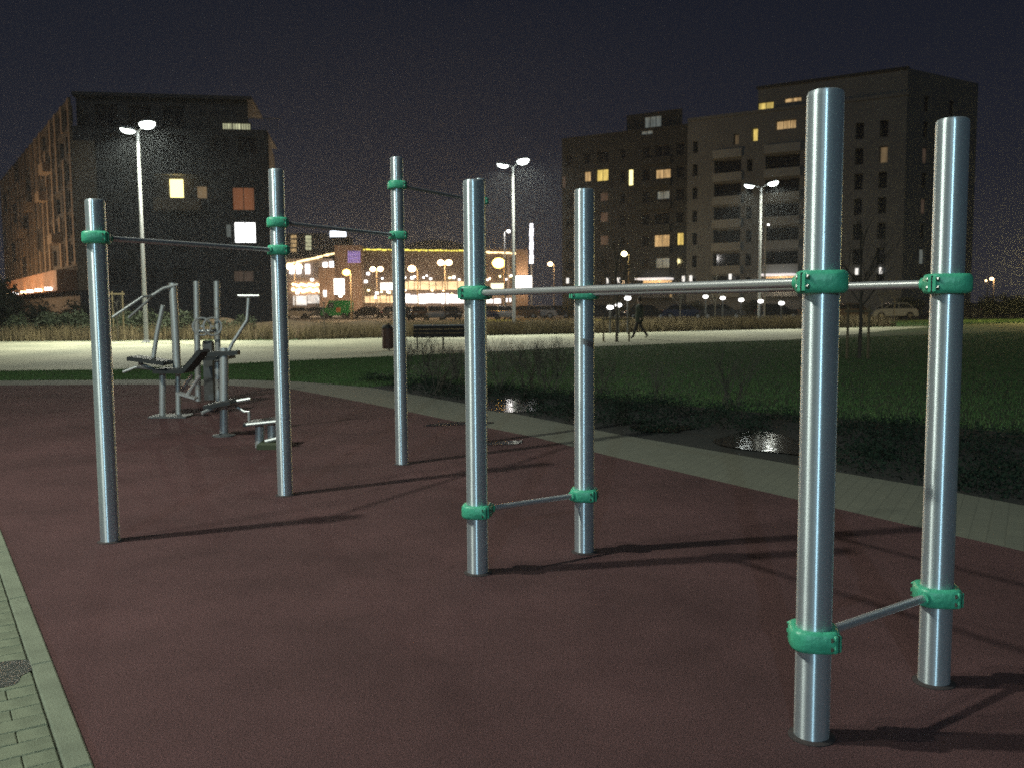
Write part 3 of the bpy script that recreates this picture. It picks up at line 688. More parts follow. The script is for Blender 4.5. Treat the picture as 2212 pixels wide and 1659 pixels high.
# right-hand end face of the block
Ee = Vector((57.5, 113.5, 0)); UE = (Ee - Cc).normalized(); LE = (Ee - Cc).length; NE = Vector((UE.y, -UE.x, 0))
ew = []
for s in range(8):
    z = 2.44 + s * 2.95
    if z + 2.7 > HB + 2.8: continue
    for u0, wd in ((3.2, 1.1), (8.2, 1.1)):
        k = 'dark'
        if u0 == 3.2 and s == 5: k = 'faint'
        if u0 == 3.2 and s == 1: k = 'grey'
        if u0 == 3.2 and s == 3: k = 'faint'
        ew.append((u0, u0 + wd, z + .6, z + 2.4, k))
facade(right, Cc, UE, LE, 0, HB + 3.0, ew, WR_pale, nrm=NE, name='end_wall')
block(right, [(Cc.x + .5 * UE.x, Cc.y + 1.4), (Ee.x - .3, Ee.y + .3), (Ee.x - 36, Ee.y + 26), (Dd.x + .5, Dd.y + 1.5)], 0, HB - .7, WR_dark, 'core')
# entrance pavilions and wall lamps at ground level
for (x0, x1, y0, y1, lab) in ((1388, 1455, 601, 618, 'a'), (1653, 1722, 592, 609, 'b')):
    a, za = onplane(x0, y1, Cc, UR); b_, zb = onplane(x1, y0, Cc, UR)
    a, b_ = min(a, b_), max(a, b_)
    slabbox(right, Cc, UR, NR, a, b_, zb - .25, zb, 0, 2.6, em('canopy_edge_' + ('left' if lab == 'a' else 'right'), (1, .93, .9), .9), 'canopy')
    slabbox(right, Cc, UR, NR, a + .2, b_ - .2, za - 1.6, zb - .3, 0, .25, LIT['warm'], 'lit_entrance')
    lamp_light(right, Cc + UR * (a + b_) / 2 + NR * 1.6 + Vector((0, 0, zb - .7)) - Cc, 120, PEACH, .3)
wl_ = em('wall_light', (1, .96, .9), 1.1)
for x, y in ((1227, 607), (1313, 607), (1337, 606), (1477, 603), (1493, 602), (1578, 598), (1851, 587), (1903, 585), (1950, 585)):
    u, z = onplane(x, y, Cc, UR)
    if 0 < u < LR: slabbox(right, Cc, UR, NR, u - .15, u + .15, z - .4, z + .35, 0, .25, wl_, 'wall_lamp')

# shopping centre in the middle
YM = 172.0
mall = thing('shopping_centre', 'low brown shopping centre with lit shop fronts and yellow roof lights', 'shopping centre', (pp(940, 660, YM).x, YM, 0))
MW = pm('mall_wall', (.125, .088, .066), (.10, .072, .055), .15, .85); MT = pm('mall_tower', (.21, .135, .085), (.18, .115, .075), .2, .85)
MG = pm('mall_grey', (.21, .17, .15), (.17, .14, .125), .2, .85); MD = pm('mall_dark', (.025, .026, .034), (.03, .03, .04), .2, .8)
def mbox(name, x0, x1, y0, y1, mat, Yf=YM, dep=8, parent=mall, z0=None):
    a = pp(x0, y0, Yf); b_ = pp(x1, y1, Yf); zb = b_.z if z0 is None else z0
    return MB().box(((a.x + b_.x) / 2 - parent.location.x, Yf + dep / 2 - parent.location.y, (a.z + zb) / 2), (abs(b_.x - a.x), dep, a.z - zb)).build(name, mat, parent)
mbox('wall', 783, 1118, 541, 690, MW, YM, 30, z0=0)
mbox('tower', 722, 783, 531, 690, MT, YM - 3, 20, z0=0)
mbox('wall', 600, 722, 560, 690, MG, YM + 1, 20, z0=0)
mbox('annex', 688, 724, 578, 690, MT, YM - 6, 6, z0=0)
a_ = MB(); 
x0 = pp(860, 540, YM + 8).x; x1 = pp(1020, 540, YM + 8).x; zc = pp(940, 541, YM + 8).z; zt = pp(940, 519, YM + 8).z
prof = [(x0 + (x1 - x0) * i / 14 - mall.location.x, zc + (zt - zc) * math.sin(math.pi * i / 14) ** .7) for i in range(15)]
a_.prism(prof, 8, 26, 'y'); a_.build('roof', MD, mall)
YL = em('roof_lights', (1.0, .86, .12), 1.6); WLT = em('roof_lights_warm', (1.0, .72, .36), 3.0)
def string(xa, ya, xb, yb, n, mat, Yf, wpx, hpx):
    for i in range(n):
        x = xa + (xb - xa) * i / (n - 1); y = ya + (yb - ya) * i / (n - 1)
        p = pp(x + random.uniform(-1, 1), y + random.uniform(-.6, .6), Yf) - mall.location; s = Yf / F
        MB().box(p, (wpx * s * random.uniform(.7, 1.2), .3, hpx * s * random.uniform(.7, 1.3)), ch=.05).build('roof_light', mat, mall)
string(786, 540, 1040, 543, 44, YL, YM - .25, 4.6, 2.6); string(1045, 545, 1112, 548, 12, WLT, YM - .25, 5.5, 3.6)
string(614, 574, 722, 548, 26, WLT, YM + .6, 5, 4)
for x, y0, y1 in ((630, 578, 592), (645, 577, 592), (664, 572, 592), (702, 568, 588), (716, 566, 586)):
    mbox('shop_sign', x - 4.5, x + 4.5, y0, y1, M['e_white'], YM + .6, .3)
WS = em('shop_glow', (1, .93, .85), 2.6); SG = em('shop_band', (1.0, .72, .40), 1.35, .55, (.25, .25, 1.2)); SW = em('shop_white', (1.0, .93, .90), 3.2, .55, (.5, .5, .8))
mbox('lit_panel', 721, 744, 603, 637, WS, YM - 6.4, .3); mbox('lit_panel', 698, 705, 628, 642, WS, YM - 6.4, .3)
mbox('lit_panel', 822, 862, 612, 627, WS, YM - .5, .3); mbox('lit_panel', 1060, 1091, 613, 625, em('shop_cream', (1, .9, .6), 1.5), YM - .5, .3)
xs = 866
while xs < 1004:
    wd = random.uniform(10, 22); mbox('shop_window', xs, min(xs + wd - 1.5, 1004), 609 + random.uniform(-1, 1), 627, SG, YM - .5, .3); xs += wd
xs = 788
while xs < 858:
    wd = random.uniform(7, 14); mbox('shop_window', xs, min(xs + wd - 1.5, 858), 640 + random.uniform(-2, 2), 655, SG, YM - .5, .3); xs += wd
xs = 862
while xs < 1006:
    wd = random.uniform(8, 20); mbox('shop_window', xs, min(xs + wd - 1.0, 1006), 637 + random.uniform(-3, 2), 656 + random.uniform(-1, 1), SW, YM - .5, .3); xs += wd
mbox('shop_window', 1050, 1064, 647, 656, SW, YM - .5, .3); mbox('shop_window', 1067, 1082, 646, 656, SW, YM - .5, .3); mbox('shop_window', 1093, 1104, 645, 653, SW, YM - .5, .3)
mbox('canopy', 860, 1010, 630, 634, MG, YM - 3, 3)
for i in range(15):
    mbox('shop_lamp', 631 + i * 4.3, 634 + i * 4.3, 613 + (i * 5 % 4), 617 + (i * 5 % 4), M['e_warm'], YM + .5, .3)
for i in range(9):
    mbox('shop_lamp', 630 + i * 7.2, 636 + i * 7.2, 623 + (i * 3 % 5), 629 + (i * 3 % 5), M['e_warm'], YM + .5, .3)
for x, y in ((795, 592), (790, 609), (674, 605), (980, 600), (814, 634), (642, 633), (812, 643), (735, 640), (890, 601)):
    mbox('shop_lamp', x - 3, x + 3, y - 2.6, y + 2.6, M['e_white'], YM - 7 if 700 < x < 790 else YM - .6, .3)
for i in range(34):
    x = random.choice((random.uniform(790, 1000), random.uniform(1046, 1110))); y = random.choice((random.uniform(596, 606), random.uniform(628, 636)))
    mbox('shop_lamp', x - random.uniform(1.2, 3), x + random.uniform(1.2, 3), y - 1.6, y + 1.6, random.choice((M['e_white'], M['e_warm'], M['e_yellow'])), YM - .8, .3)
SWL = em('shop_pale', (1, .96, .9), 1.1, .5, (.5, .5, .8))
mbox('shop_window', 633, 662, 640, 660, SWL, YM + .5, .3); mbox('shop_window', 664, 697, 638, 656, SWL, YM + .5, .3)
# purple rows of strokes on the tower (unreadable lettering)
PUR = em('purple_sign', (.42, .30, .78), .55)
for r_ in range(3):
    for k in range(7):
        mbox('sign_stroke', 751.5 + k * 4, 753.5 + k * 4, 543 + r_ * 8.5, 549.5 + r_ * 8.5, PUR, YM - 3.3, .25)
    mbox('sign_stroke', 751, 778, 549.8 + r_ * 8.5, 551.2 + r_ * 8.5, PUR, YM - 3.3, .25)
for dx in (-30, -18, -4, 8, 20):
    lamp_light(mall, (dx, -14, 3.2), 1500, (1, .76, .55), .5)
# pylon with vertical white sign
py = thing('sign_pylon', 'tall lit pylon with a vertical white sign right of the shops', 'pylon', (pp(1130, 660, 150).x, 150, 0))
mbox('column', 1115, 1141, 540, 690, MT, 150, 3, py, 0); mbox('light_box', 1114, 1149, 597, 625, em('pylon_white', (1, .95, .88), 3.2), 149.4, .5, py)
mbox('column', 1096, 1101, 552, 690, MG, 150.5, 2, py, 0)
mbox('mast', 1145.5, 1150.5, 482, 690, M['lamp_dark'], 150, .3, py, 0)
WSG = em('sign_white', (.93, .93, 1.0), 2.6)
for i in range(9):
    y0 = 484 + i * 9.7; mbox('sign_letter', 1144.5 - (i % 3) * .5, 1151.5 + (i * 2 % 3) * .5, y0, y0 + 8.3, WSG, 149.8, .2, py)
lamp_light(py, (pp(1128, 620, 150).x - py.location.x, -2.5, pp(1128, 600, 150).z), 900, (1, .75, .5), .4)
# dark office block behind with a white roof sign
ob = thing('office_block', 'dark office block behind the shops with a white roof sign', 'office block', (pp(670, 660, 230).x, 230, 0))
mbox('wall', 612, 736, 505, 690, MD, 230, 20, ob, 0)
for x0, x1, ys in ((628, 640, (509, 519, 528, 538)), (660, 672, (510, 518, 526, 534))):
    for i, y in enumerate(ys): mbox('window', x0, x1, y, y + 6.5, LIT['pale'] if x0 > 650 else LIT['warm'], 229.8, .3, ob)
mbox('roof_sign', 713, 747, 500, 512, em('roof_sign_white', (.85, .92, 1.0), 4), 229.5, .4, ob)
mbox('roof_sign_frame', 716, 744, 512, 516, MD, 229.6, .6, ob)

# ------------------------------------------------------------------ cars
def car_meshes():
    L = 4.35; hw = .88
    low = [(-2.17, .30), (-2.12, .75), (-1.95, .93), (-.95, .98), (.95, .97), (1.75, .86), (2.08, .70), (2.17, .42), (2.12, .26)]
    arch = lambda cx: [(cx + .36 * math.cos(a), .30 + .36 * math.sin(a)) for a in [R(q) for q in (0, 30, 60, 90, 120, 150, 180)]]
    poly = low + arch(1.35) + arch(-1.35) + [(-2.1, .26)]
    body = MB().prism(poly, -hw, hw, 'y')
    cab0 = [(-1.62, .95), (1.02, .95)]; roof = [(-1.25, 1.42), (-.75, 1.47), (.15, 1.46), (.35, 1.42)]
    # cabin tapering inwards to the roof
    vs_ = []
    for s in (-1, 1):
        for x, z in [(-1.75, .95), (-1.22, 1.40), (.28, 1.40), (1.10, .95)]:
            yy = (hw - .03 if z < 1 else hw - .22) * s; vs_.append((x, yy, z))
    glass = MB().add(vs_, [(0, 1, 2, 3), (7, 6, 5, 4), (0, 4, 5, 1), (1, 5, 6, 2), (2, 6, 7, 3)])
    rf = MB().box((-.47, 0, 1.43), (1.54, 1.34, .06), ch=.03)
    for s in (-1, 1):
        for (x0, z0_, x1, z1_) in ((-1.75, .95, -1.22, 1.41), (1.10, .95, .28, 1.41), (-.35, .95, -.35, 1.41)):
            rf.tube([(x0, s * (hw - .02), z0_), (x1, s * (hw - .215), z1_)], .035, 5)
    wh = MB().tube([(0, -.1, 0), (0, .1, 0)], .31, 18); rim = MB().tube([(0, -.11, 0), (0, .11, 0)], .19, 12)
    hl = MB().box((0, 0, 0), (.10, .34, .14), ch=.03); tl = MB().box((0, 0, 0), (.10, .26, .16), ch=.03)
    return dict(body=body, glass=glass, roof=rf, wheel=wh, rim=rim, hl=hl, tl=tl)
cm = car_meshes()
HL = pm('headlight_glass', (.6, .6, .6), None, 9, .1); TL = pm('taillight_glass', (.35, .02, .015), None, 9, .15)
CP = {k: pm('car_paint_' + k, c, tuple(v * .9 for v in c), 3, .14, .25) for k, c in dict(dark_grey=(.05, .05, .055), black=(.012, .012, .014), silver=(.42, .43, .44), white=(.72, .72, .70), red=(.32, .03, .025), blue=(.03, .05, .13), brown=(.13, .09, .06), green=(.035, .42, .10)).items()}
cmesh = {k: cm[k].mesh(n_, mt_, k in ('wheel', 'rim')) for k, n_, mt_ in (('body', 'body', None), ('glass', 'windows', M['car_glass']), ('roof', 'roof', None), ('wheel', 'wheel', M['tyre']), ('rim', 'rim', M['rim']), ('hl', 'headlight', HL), ('tl', 'taillight', TL))}
cmesh['body'].materials.append(CP['silver']); cmesh['roof'].materials.append(CP['silver'])
def car(loc, rz, colr, label, group, scale=(1, 1, 1)):
    o = thing('parked_car', label, 'car', loc, rz, group); o.scale = scale
    for k, n_ in (('body', 'body'), ('glass', 'windows'), ('roof', 'roof')):
        q = link(n_, cmesh[k], o)
        if k != 'glass': q.material_slots[0].link = 'OBJECT'; q.material_slots[0].material = CP[colr]
    for x in (-1.35, 1.35):
        for s in (-1, 1):
            wq = link('wheel', cmesh['wheel'], o, (x, s * .80, .31)); link('rim', cmesh['rim'], wq)
    for s in (-1, 1):
        link('headlight', cmesh['hl'], o, (2.08, s * .62, .66)); link('taillight', cmesh['tl'], o, (-2.10, s * .66, .80))
    return o
ordn = ['first', 'second', 'third', 'fourth', 'fifth', 'sixth', 'seventh', 'eighth', 'ninth', 'tenth', 'eleventh']
cols = ['dark_grey', 'silver', 'red', 'black', 'brown', 'silver', 'dark_grey', 'blue', 'white', 'black']
def row(xs_, Yd, rzs, cl, desc, grp, dY=0):
    for i, x in enumerate(xs_):
        c_ = cl[i % len(cl)]; Yi = Yd + dY * i; p = pp(x, 660, Yi)
        car((p.x, Yi, -.024), rzs + random.uniform(-.06, .06), c_, f"{c_.replace('_', ' ')} car, {ordn[i]} from left {desc}", grp)
row([845, 880, 912, 944, 978], 118, R(-100), cols, 'in the row nearest the bright shop windows', 'cars parked before the shops')
row([868, 905, 938, 972, 1060, 1090], 98, R(-80), cols[3:] + cols, 'in the car row behind the bench', 'cars parked behind the bench')
row([1128, 1164, 1200], 104, R(170), ['brown', 'silver', 'dark_grey'], 'in the row below the white-lit pylon', 'cars parked below the pylon')
row([1305, 1400, 1480, 1560, 1680, 1775], 92, R(-15), ['dark_grey', 'black', 'blue', 'dark_grey', 'black', 'brown'], 'in the dark row before the right apartment block', 'cars parked before the right block', -1.2)
row([1822, 1925, 2062], 83, R(188), ['brown', 'silver', 'dark_grey'], 'in the row at the right, beyond the lawn', 'cars parked beyond the lawn')
row([640, 678], 122, R(175), ['white', 'silver'], 'left of the green van', 'pale cars left of the green van')
p = pp(790, 660, 116); car((p.x, 116, -.024), R(180), 'black', 'black car standing between the green van and the third post', 'cars by the green van')
p = pp(190, 660, 84); car((p.x, 84, -.024), R(150), 'silver', 'silver car behind the hedge in front of the brown wing', 'cars at the left')
# green van
p = pp(728, 660, 120); van = thing('delivery_van', 'bright green van parked before the brown shop tower', 'van', (p.x, 120, -.024), R(172))
poly = [(-1.95, .35), (-1.95, 2.1), (-1.8, 2.3), (.75, 2.3), (1.25, 1.35), (1.9, 1.15), (1.98, .4)] + [(1.25 + .38 * math.cos(a), .32 + .38 * math.sin(a)) for a in [R(q) for q in (0, 45, 90, 135, 180)]] + [(-1.2 + .38 * math.cos(a), .32 + .38 * math.sin(a)) for a in [R(q) for q in (0, 45, 90, 135, 180)]]
MB().prism(poly, -.92, .92, 'y').build('body', CP['green'], van)
for s in (-1, 1):
    MB().prism([(.15, 1.35), (.15, 2.05), (.72, 2.05), (1.08, 1.35)], s * .925, s * .94, 'y').build('side_window', M['car_glass'], van)
    for x in (-1.2, 1.25): wq = link('wheel', cmesh['wheel'], van, (x, s * .82, .31)); link('rim', cmesh['rim'], wq)
    link('headlight', cmesh['hl'], van, (1.9, s * .6, .85)); link('taillight', cmesh['tl'], van, (-1.93, s * .78, 1.2))
MB().box((-.5, -.935, 1.1), (.6, .02, .6), ch=.005).build('orange_mark', pm('van_mark', (.7, .28, .10), None, 5, .5), van)
MB().box((-.5, .935, 1.1), (.6, .02, .6), ch=.005).build('orange_mark', MATS['van_mark'], van)

# ------------------------------------------------------------------ plants
def blades(name, pts, h0, h1, wd, mat, lean=.35, label=None, cat=None):
    n = len(pts); pts = np.asarray(pts, float); h = rng.uniform(h0, h1, n); a = rng.uniform(0, 6.283, n); l = rng.uniform(0, lean, n) * h; b_ = rng.uniform(0, 6.283, n)
    v = np.zeros((n, 3, 3)); dx, dy = np.cos(a) * wd / 2, np.sin(a) * wd / 2
    v[:, 0] = pts; v[:, 0, 0] -= dx; v[:, 0, 1] -= dy; v[:, 1] = pts; v[:, 1, 0] += dx; v[:, 1, 1] += dy
    v[:, 2] = pts; v[:, 2, 0] += np.cos(b_) * l; v[:, 2, 1] += np.sin(b_) * l; v[:, 2, 2] += h
    me = bpy.data.meshes.new(name); me.vertices.add(n * 3); me.loops.add(n * 3); me.polygons.add(n)
    me.vertices.foreach_set('co', v.reshape(-1)); me.loops.foreach_set('vertex_index', np.arange(n * 3, dtype=np.int32))
    me.polygons.foreach_set('loop_start', np.arange(0, n * 3, 3, dtype=np.int32))
    me.update(); me.validate(); me.materials.append(mat)
    o = link(name, me); o['kind'] = 'stuff'
    if label: tag(o, label, cat)
    return o
def inpoly(P, poly):
    x, y = P[:, 0], P[:, 1]; r_ = np.zeros(len(P), bool); j = len(poly) - 1
    for i in range(len(poly)):
        xi, yi = poly[i]; xj, yj = poly[j]
        r_ ^= ((yi > y) != (yj > y)) & (x < (xj - xi) * (y - yi) / (yj - yi + 1e-12) + xi); j = i
    return r_
def scatter(poly, n, z=-.018, dens=None):
    poly = [tuple(p[:2]) for p in poly]; a = np.array(poly); lo, hi = a.min(0), a.max(0); out_ = []
    while sum(map(len, out_)) < n:
        P = rng.uniform(lo, hi, (n * 3, 2)); P = P[inpoly(P, poly)]
        if dens is not None: P = P[rng.random(len(P)) < dens(P)]
        out_.append(P)
    P = np.concatenate(out_)[:n]; return np.column_stack([P, np.full(n, z)])
lawn_left = [(-14, 19.6), (-10.4, 18.4), (-7.6, 18.4), (-5.6, 18.25), (-4.2, 17.66), (-2.6, 16.3), (-1.4, 17.3), (-3, 19), (-1.5, 27.8), (-6.3, 24.2), (-9.4, 21.4), (-14, 21)]
lawn_right = [(-3, 19), (-1.4, 17.3), (.8, 14.7), (3.3, 12.1), (5.4, 10.3), (6.6, 8.7), (9.5, 8), (13, 16), (24, 30), (30, 47), (17.2, 40.2), (11.3, 36.2), (7, 34.1), (2, 30.9), (-1.5, 27.8)]
blades('grass', np.concatenate([scatter(lawn_left, 60000), scatter(lawn_right, 130000, dens=lambda P: np.clip(18 / (P[:, 1] + 4), .2, 1))]), .025, .06, .014, M['grass'], .6, 'short mown grass of the lawn between the path and the paving', 'grass')
far_lawn = [(16, 53), (24.6, 57), (50, 70), (60, 84), (34, 74), (16, 61)]
blades('grass', scatter(far_lawn, 20000), .05, .14, .03, M['grass'], .6, 'strip of rough grass beyond the path at the right', 'grass')
clump = lambda P: .25 + .75 * ((np.sin(P[:, 0] * 1.9 + np.sin(P[:, 1] * 1.3)) * np.sin(P[:, 1] * 2.1 + P[:, 0] * .7)) > -.1)
veg = [(-9.5, 40.0), (-5.9, 42.6), (2.9, 46.1), (10, 49.5), (16.3, 52.2), (24, 56.3), (22, 60), (16, 58), (2.9, 52), (-10, 47)]
blades('dry_grass', np.concatenate([scatter(veg, 52000, dens=clump), scatter([(-24, 41.2), (-15, 41.0), (-10, 40.2), (-10, 46), (-24, 47)], 12000, dens=clump)]), .25, .85, .028, M['drygrass'], .55, 'belt of dry brown grass along the far side of the path', 'grass')
# earth mound left of the bench
md = MB(); nx, ny = 26, 9
for i in range(nx):
    for j in range(ny):
        u, v_ = i / (nx - 1), j / (ny - 1)
        x = -19 + 14.5 * u; y = 42.2 + 6.5 * v_ + .8 * u
        z = 1.0 * math.sin(math.pi * u) ** .6 * math.sin(math.pi * v_) ** .8 * (.8 + .35 * math.sin(u * 17) * math.sin(v_ * 5 + u * 7)) - .03
        md.v.append((x, y, z))
for i in range(nx - 1):
    for j in range(ny - 1): md.f.append((i * ny + j, (i + 1) * ny + j, (i + 1) * ny + j + 1, i * ny + j + 1))
mo = md.build('mound', M['mound'], smooth=True); mo['kind'] = 'structure'

def bare_branches(mb, p, d, l, r_, lev, spread=.55, n=6):
    q = p + d * l; mb.tube([p, (p + q) / 2 + Vector((random.uniform(-1, 1), random.uniform(-1, 1), 0)) * l * .05, q], [r_, r_ * .8, r_ * .55], n, cap=False)
    if lev == 0: return
    for _ in range(3 if lev > 1 else 2):
        nd = (d + Vector((random.uniform(-1, 1), random.uniform(-1, 1), random.uniform(-.1, .6))) * spread).normalized()
        bare_branches(mb, p + d * l * random.uniform(.55, 1), nd, l * random.uniform(.55, .8), r_ * .5, lev - 1, spread, 4)
def tree_meshes(seed, h, lev=4):
    random.seed(seed); tr = MB(); tr.tube([(0, 0, -.05), (.02, 0, h * .25), (0, .02, h * .5)], [.06, .05, .04], 8)
    cr_ = MB()
    for k in range(6):
        a = k * 2.4; zz = h * (.35 + .03 * k)
        bare_branches(cr_, Vector((0, .01, zz)), Vector((math.cos(a) * .6, math.sin(a) * .6, .8)).normalized(), h * .2, .022, lev - 1)
    bare_branches(cr_, Vector((0, .02, h * .49)), Vector((0, 0, 1)), h * .24, .034, lev - 1)
    return tr.mesh('trunk', M['bark'], True), cr_.mesh('crown', M['twig'])
TREES = [tree_meshes(s, 4.2) for s in (1, 2, 3)]
def sapling(loc, label, k, stakes=2, sc=1, gap=.45, sh=1.5):
    o = thing('young_tree', label, 'tree', loc, random.uniform(0, 6) if not stakes else 0, 'bare young trees'); o.scale = (sc,) * 3
    link('trunk', TREES[k % 3][0], o); link('crown', TREES[k % 3][1], o)
    if stakes:
        st = thing('tree_stakes', label.replace('bare young tree', 'wooden stakes holding the bare young tree'), 'stakes', loc, 0, 'wooden tree stakes')
        for i in range(stakes):
            MB().tube([((i - (stakes - 1) / 2) * gap, .12, -.05), ((i - (stakes - 1) / 2) * gap, .12, sh)], .035, 8).build('stake', M['wood'], st, True)
        MB().box((0, .12, sh - .12), (gap * (stakes - 1) + .2, .05, .07)).build('crossbar', M['wood'], st)
    return o
random.seed(11)
sapling(gnd(1332, 739), 'bare young tree left of the walking person', 0, 3, gap=.5, sh=1.0)
sapling(gnd(1856, 775), 'bare young tree on the lawn between the two right-hand posts', 1, 2, .9, gap=.55, sh=1.35)
sapling(pp(255, 735, 40) * 1.0 + Vector((0, 0, -pp(255, 735, 40).z)), 'bare young tree behind the path near the first post', 2, 2, .55, gap=.45, sh=2.2)
for i, (x, Yd) in enumerate([(1470, 56), (1545, 60), (1905, 66), (1932, 68), (1010, 60), (700, 41.5)]):
    p = pp(x, 660, Yd)
    sapling((p.x, Yd, -.02), ['bare young tree first right of the walking person', 'bare young tree second right of the walking person', 'bare young tree before the cars beyond the lawn, left one', 'bare young tree before the cars beyond the lawn, right one', 'bare young tree hidden behind the post by the bench', 'bare young tree on the mound below the green van'][i], i, 0, .85 if i < 4 else .55)
# bare shrubs at the planting bed, each its own plant
def shrub_mesh(seed, h):
    random.seed(seed); mb = MB()
    for k in range(11):
        a = random.uniform(0, 6.28); sp = random.uniform(.15, .7)
        bare_branches(mb, Vector((random.uniform(-.1, .1), random.uniform(-.1, .1), -.03)), Vector((math.cos(a) * sp, math.sin(a) * sp, 1)).normalized(), h * random.uniform(.32, .5), .007, 3, .7, 4)
    return mb.mesh('stems', M['twig'])
SHR = [shrub_mesh(s, .95) for s in (21, 22, 23)]
random.seed(5)
spots = [(880, 800), (930, 812), (985, 820), (1075, 800), (1120, 790), (1165, 785), (1205, 780), (950, 850), (1080, 850), (1140, 842), (1190, 850), (1300, 850), (1420, 865), (1580, 880)]
spots.sort()
for i, (x, y) in enumerate(spots):
    o = thing('bare_shrub', f'bare twiggy shrub, {ORD[i]} from the left along the planting bed', 'shrub', gnd(x, y), random.uniform(0, 6), 'bare shrubs in the planting bed')
    s = random.uniform(.75, 1.15); o.scale = (s, s, s); link('stems', SHR[i % 3], o)
def leaf_cloud(name, centers, rad, n, size, mat, kind=None):
    P = []
    c = np.asarray(centers, float); k = rng.integers(0, len(c), n); d = rng.normal(size=(n, 3)); d /= np.linalg.norm(d, axis=1)[:, None]
    p = c[k] + d * (rng.random(n) ** .45)[:, None] * np.asarray(rad); p[:, 2] = np.abs(p[:, 2])
    a = rng.normal(size=(n, 3)); a /= np.linalg.norm(a, axis=1)[:, None]; b_ = np.cross(a, rng.normal(size=(n, 3))); b_ /= np.linalg.norm(b_, axis=1)[:, None]
    s = rng.uniform(.6, 1.2, n)[:, None] * size
    v = np.stack([p - a * s, p + b_ * s * .45, p + a * s, p - b_ * s * .45], 1).reshape(-1, 3)
    me = bpy.data.meshes.new(name); me.from_pydata(v.tolist(), [], np.arange(n * 4).reshape(-1, 4).tolist()); me.materials.append(mat); me.update()
    return me
# ground cover of the planting bed: low, dark, uncountable
gc = scatter([(-2.3, 16.1), (-.6, 13.5), (1.3, 10.2), (2.6, 8.2), (3.4, 7.0), (3.8, 6.4), (8.3, -1)] + bed_out[::-1][1:], 900, 0)
gc = gc[[all((p[0] - gnd(*q).x) ** 2 + (p[1] - gnd(*q).y) ** 2 > rr ** 2 for q, rr in (((1655, 955), .95), ((1100, 874), .8))) for p in gc]]
cov = link('ground_cover', leaf_cloud('ground_cover', gc + np.array([0, 0, .04]), (.26, .26, .12), 60000, .020, M['leaf_bed'])); cov['kind'] = 'stuff'
tag(cov, 'low dark evergreen ground cover along the paved strip', 'ground cover')
# dark hedge bushes behind the path at the left
BUSH = [leaf_cloud('foliage', [(rng.uniform(-.7, .7), rng.uniform(-.5, .5), rng.uniform(.3, 1.0)) for _ in range(9)], (.45, .45, .45), 2200, .07, M['leaf_dark']) for _ in range(3)]
STEM = MB(); [STEM.tube([(0, 0, -.05), (.3 * math.cos(a), .3 * math.sin(a), .8)], [.03, .015], 5) for a in (0, 1.6, 3, 4.6)]; STEM = STEM.mesh('stem', M['bark'])
random.seed(9)
for i in range(12):
    x = 20 + i * 46; Yd = 43.5 + random.uniform(-.8, 1.2); p = pp(x, 660, Yd)
    o = thing('bush', f'dark leafy bush, {ORD[i]} from the left behind the path', 'bush', (p.x, Yd, -.02), random.uniform(0, 6), 'dark bushes behind the path')
    s = random.uniform(.8, 1.15) * (1 if i < 9 else .75); o.scale = (s * 1.15, s, s)
    link('foliage', BUSH[i % 3], o); link('stem', STEM, o)
for i, (x, Yd, s) in enumerate([(25, 60, 2.6), (120, 66, 1.6), (1760, 98, 1.6), (1960, 96, 1.5), (2150, 95, 1.8), (2190, 90, 1.6), (1250, 100, 1.5), (1330, 99, 1.3), (1500, 100, 1.4), (1620, 99, 1.4)]):
    p = pp(x, 660, Yd)
    o = thing('bush', ['tall dark bush at the left edge before the brown wing', 'dark bush between the left edge and the first post', 'dark bush under the right block, left of the tallest post', 'dark bush before the end wall of the right block', 'dark bush at far right beneath the small warm lamp', 'dark bush cut by the right edge of the picture', 'dark bush at the left foot of the right block', 'dark bush under the yellow lamp', 'dark bush right of the left lit entrance canopy', 'dark bush left of the right lit entrance canopy'][i], 'bush', (p.x, Yd, -.02), random.uniform(0, 6), 'dark bushes by the buildings')
    o.scale = (s * 1.3, s, s); link('foliage', BUSH[i % 3], o); link('stem', STEM, o)
# ------------------------------------------------------------------ bench, bin, person
bc = gnd(958, 757); Yb = bc.y
bench = thing('park_bench', 'dark park bench with slatted back beside the path', 'bench', (bc.x, Yb, 0), R(6))
for i in range(3): MB().box((0, -.06 + .04 * i, .50 + i * .125), (1.95, .03, .105), ch=.006).build('back_slat', M['wood'] if False else M['trousers'], bench)
for i in range(4): MB().box((0, -.12 - .115 * i + .6, .43), (1.95, .10, .035), ch=.006).build('seat_slat', M['trousers'], bench)
MB().box((0, .03, .82), (1.95, .05, .035), ch=.008).build('top_rail', M['lamp_grey'], bench)
for x in (-.85, .0, .85):
    MB().tube([(x, .08, 0), (x, .05, .42), (x, -.05, .48), (x, .05, .82)], .022, 6).build('leg', M['black'], bench, True)
    MB().tube([(x, .55, 0), (x, .52, .42), (x, .05, .42)], .022, 6).build('leg', M['black'], bench, True)
bn = gnd(839, 757); litter = thing('litter_bin', 'reddish brown litter bin left of the bench, behind the third post', 'litter bin', (bn.x, bn.y, 0))
MB().lathe([(.17, .05), (.20, .08), (.20, .72), (.19, .74)], n=20).build('body', M['bin'], litter, True)
MB().lathe([(.215, .72), (.215, .76), (.12, .84), (.04, .85)], n=20).build('lid', M['black'], litter, True)
MB().tube([(0, .22, 0), (0, .22, .9)], .03, 8).build('post', M['black'], litter, True)
MB().box((0, .2, .5), (.1, .06, .06)).build('bracket', M['black'], litter)

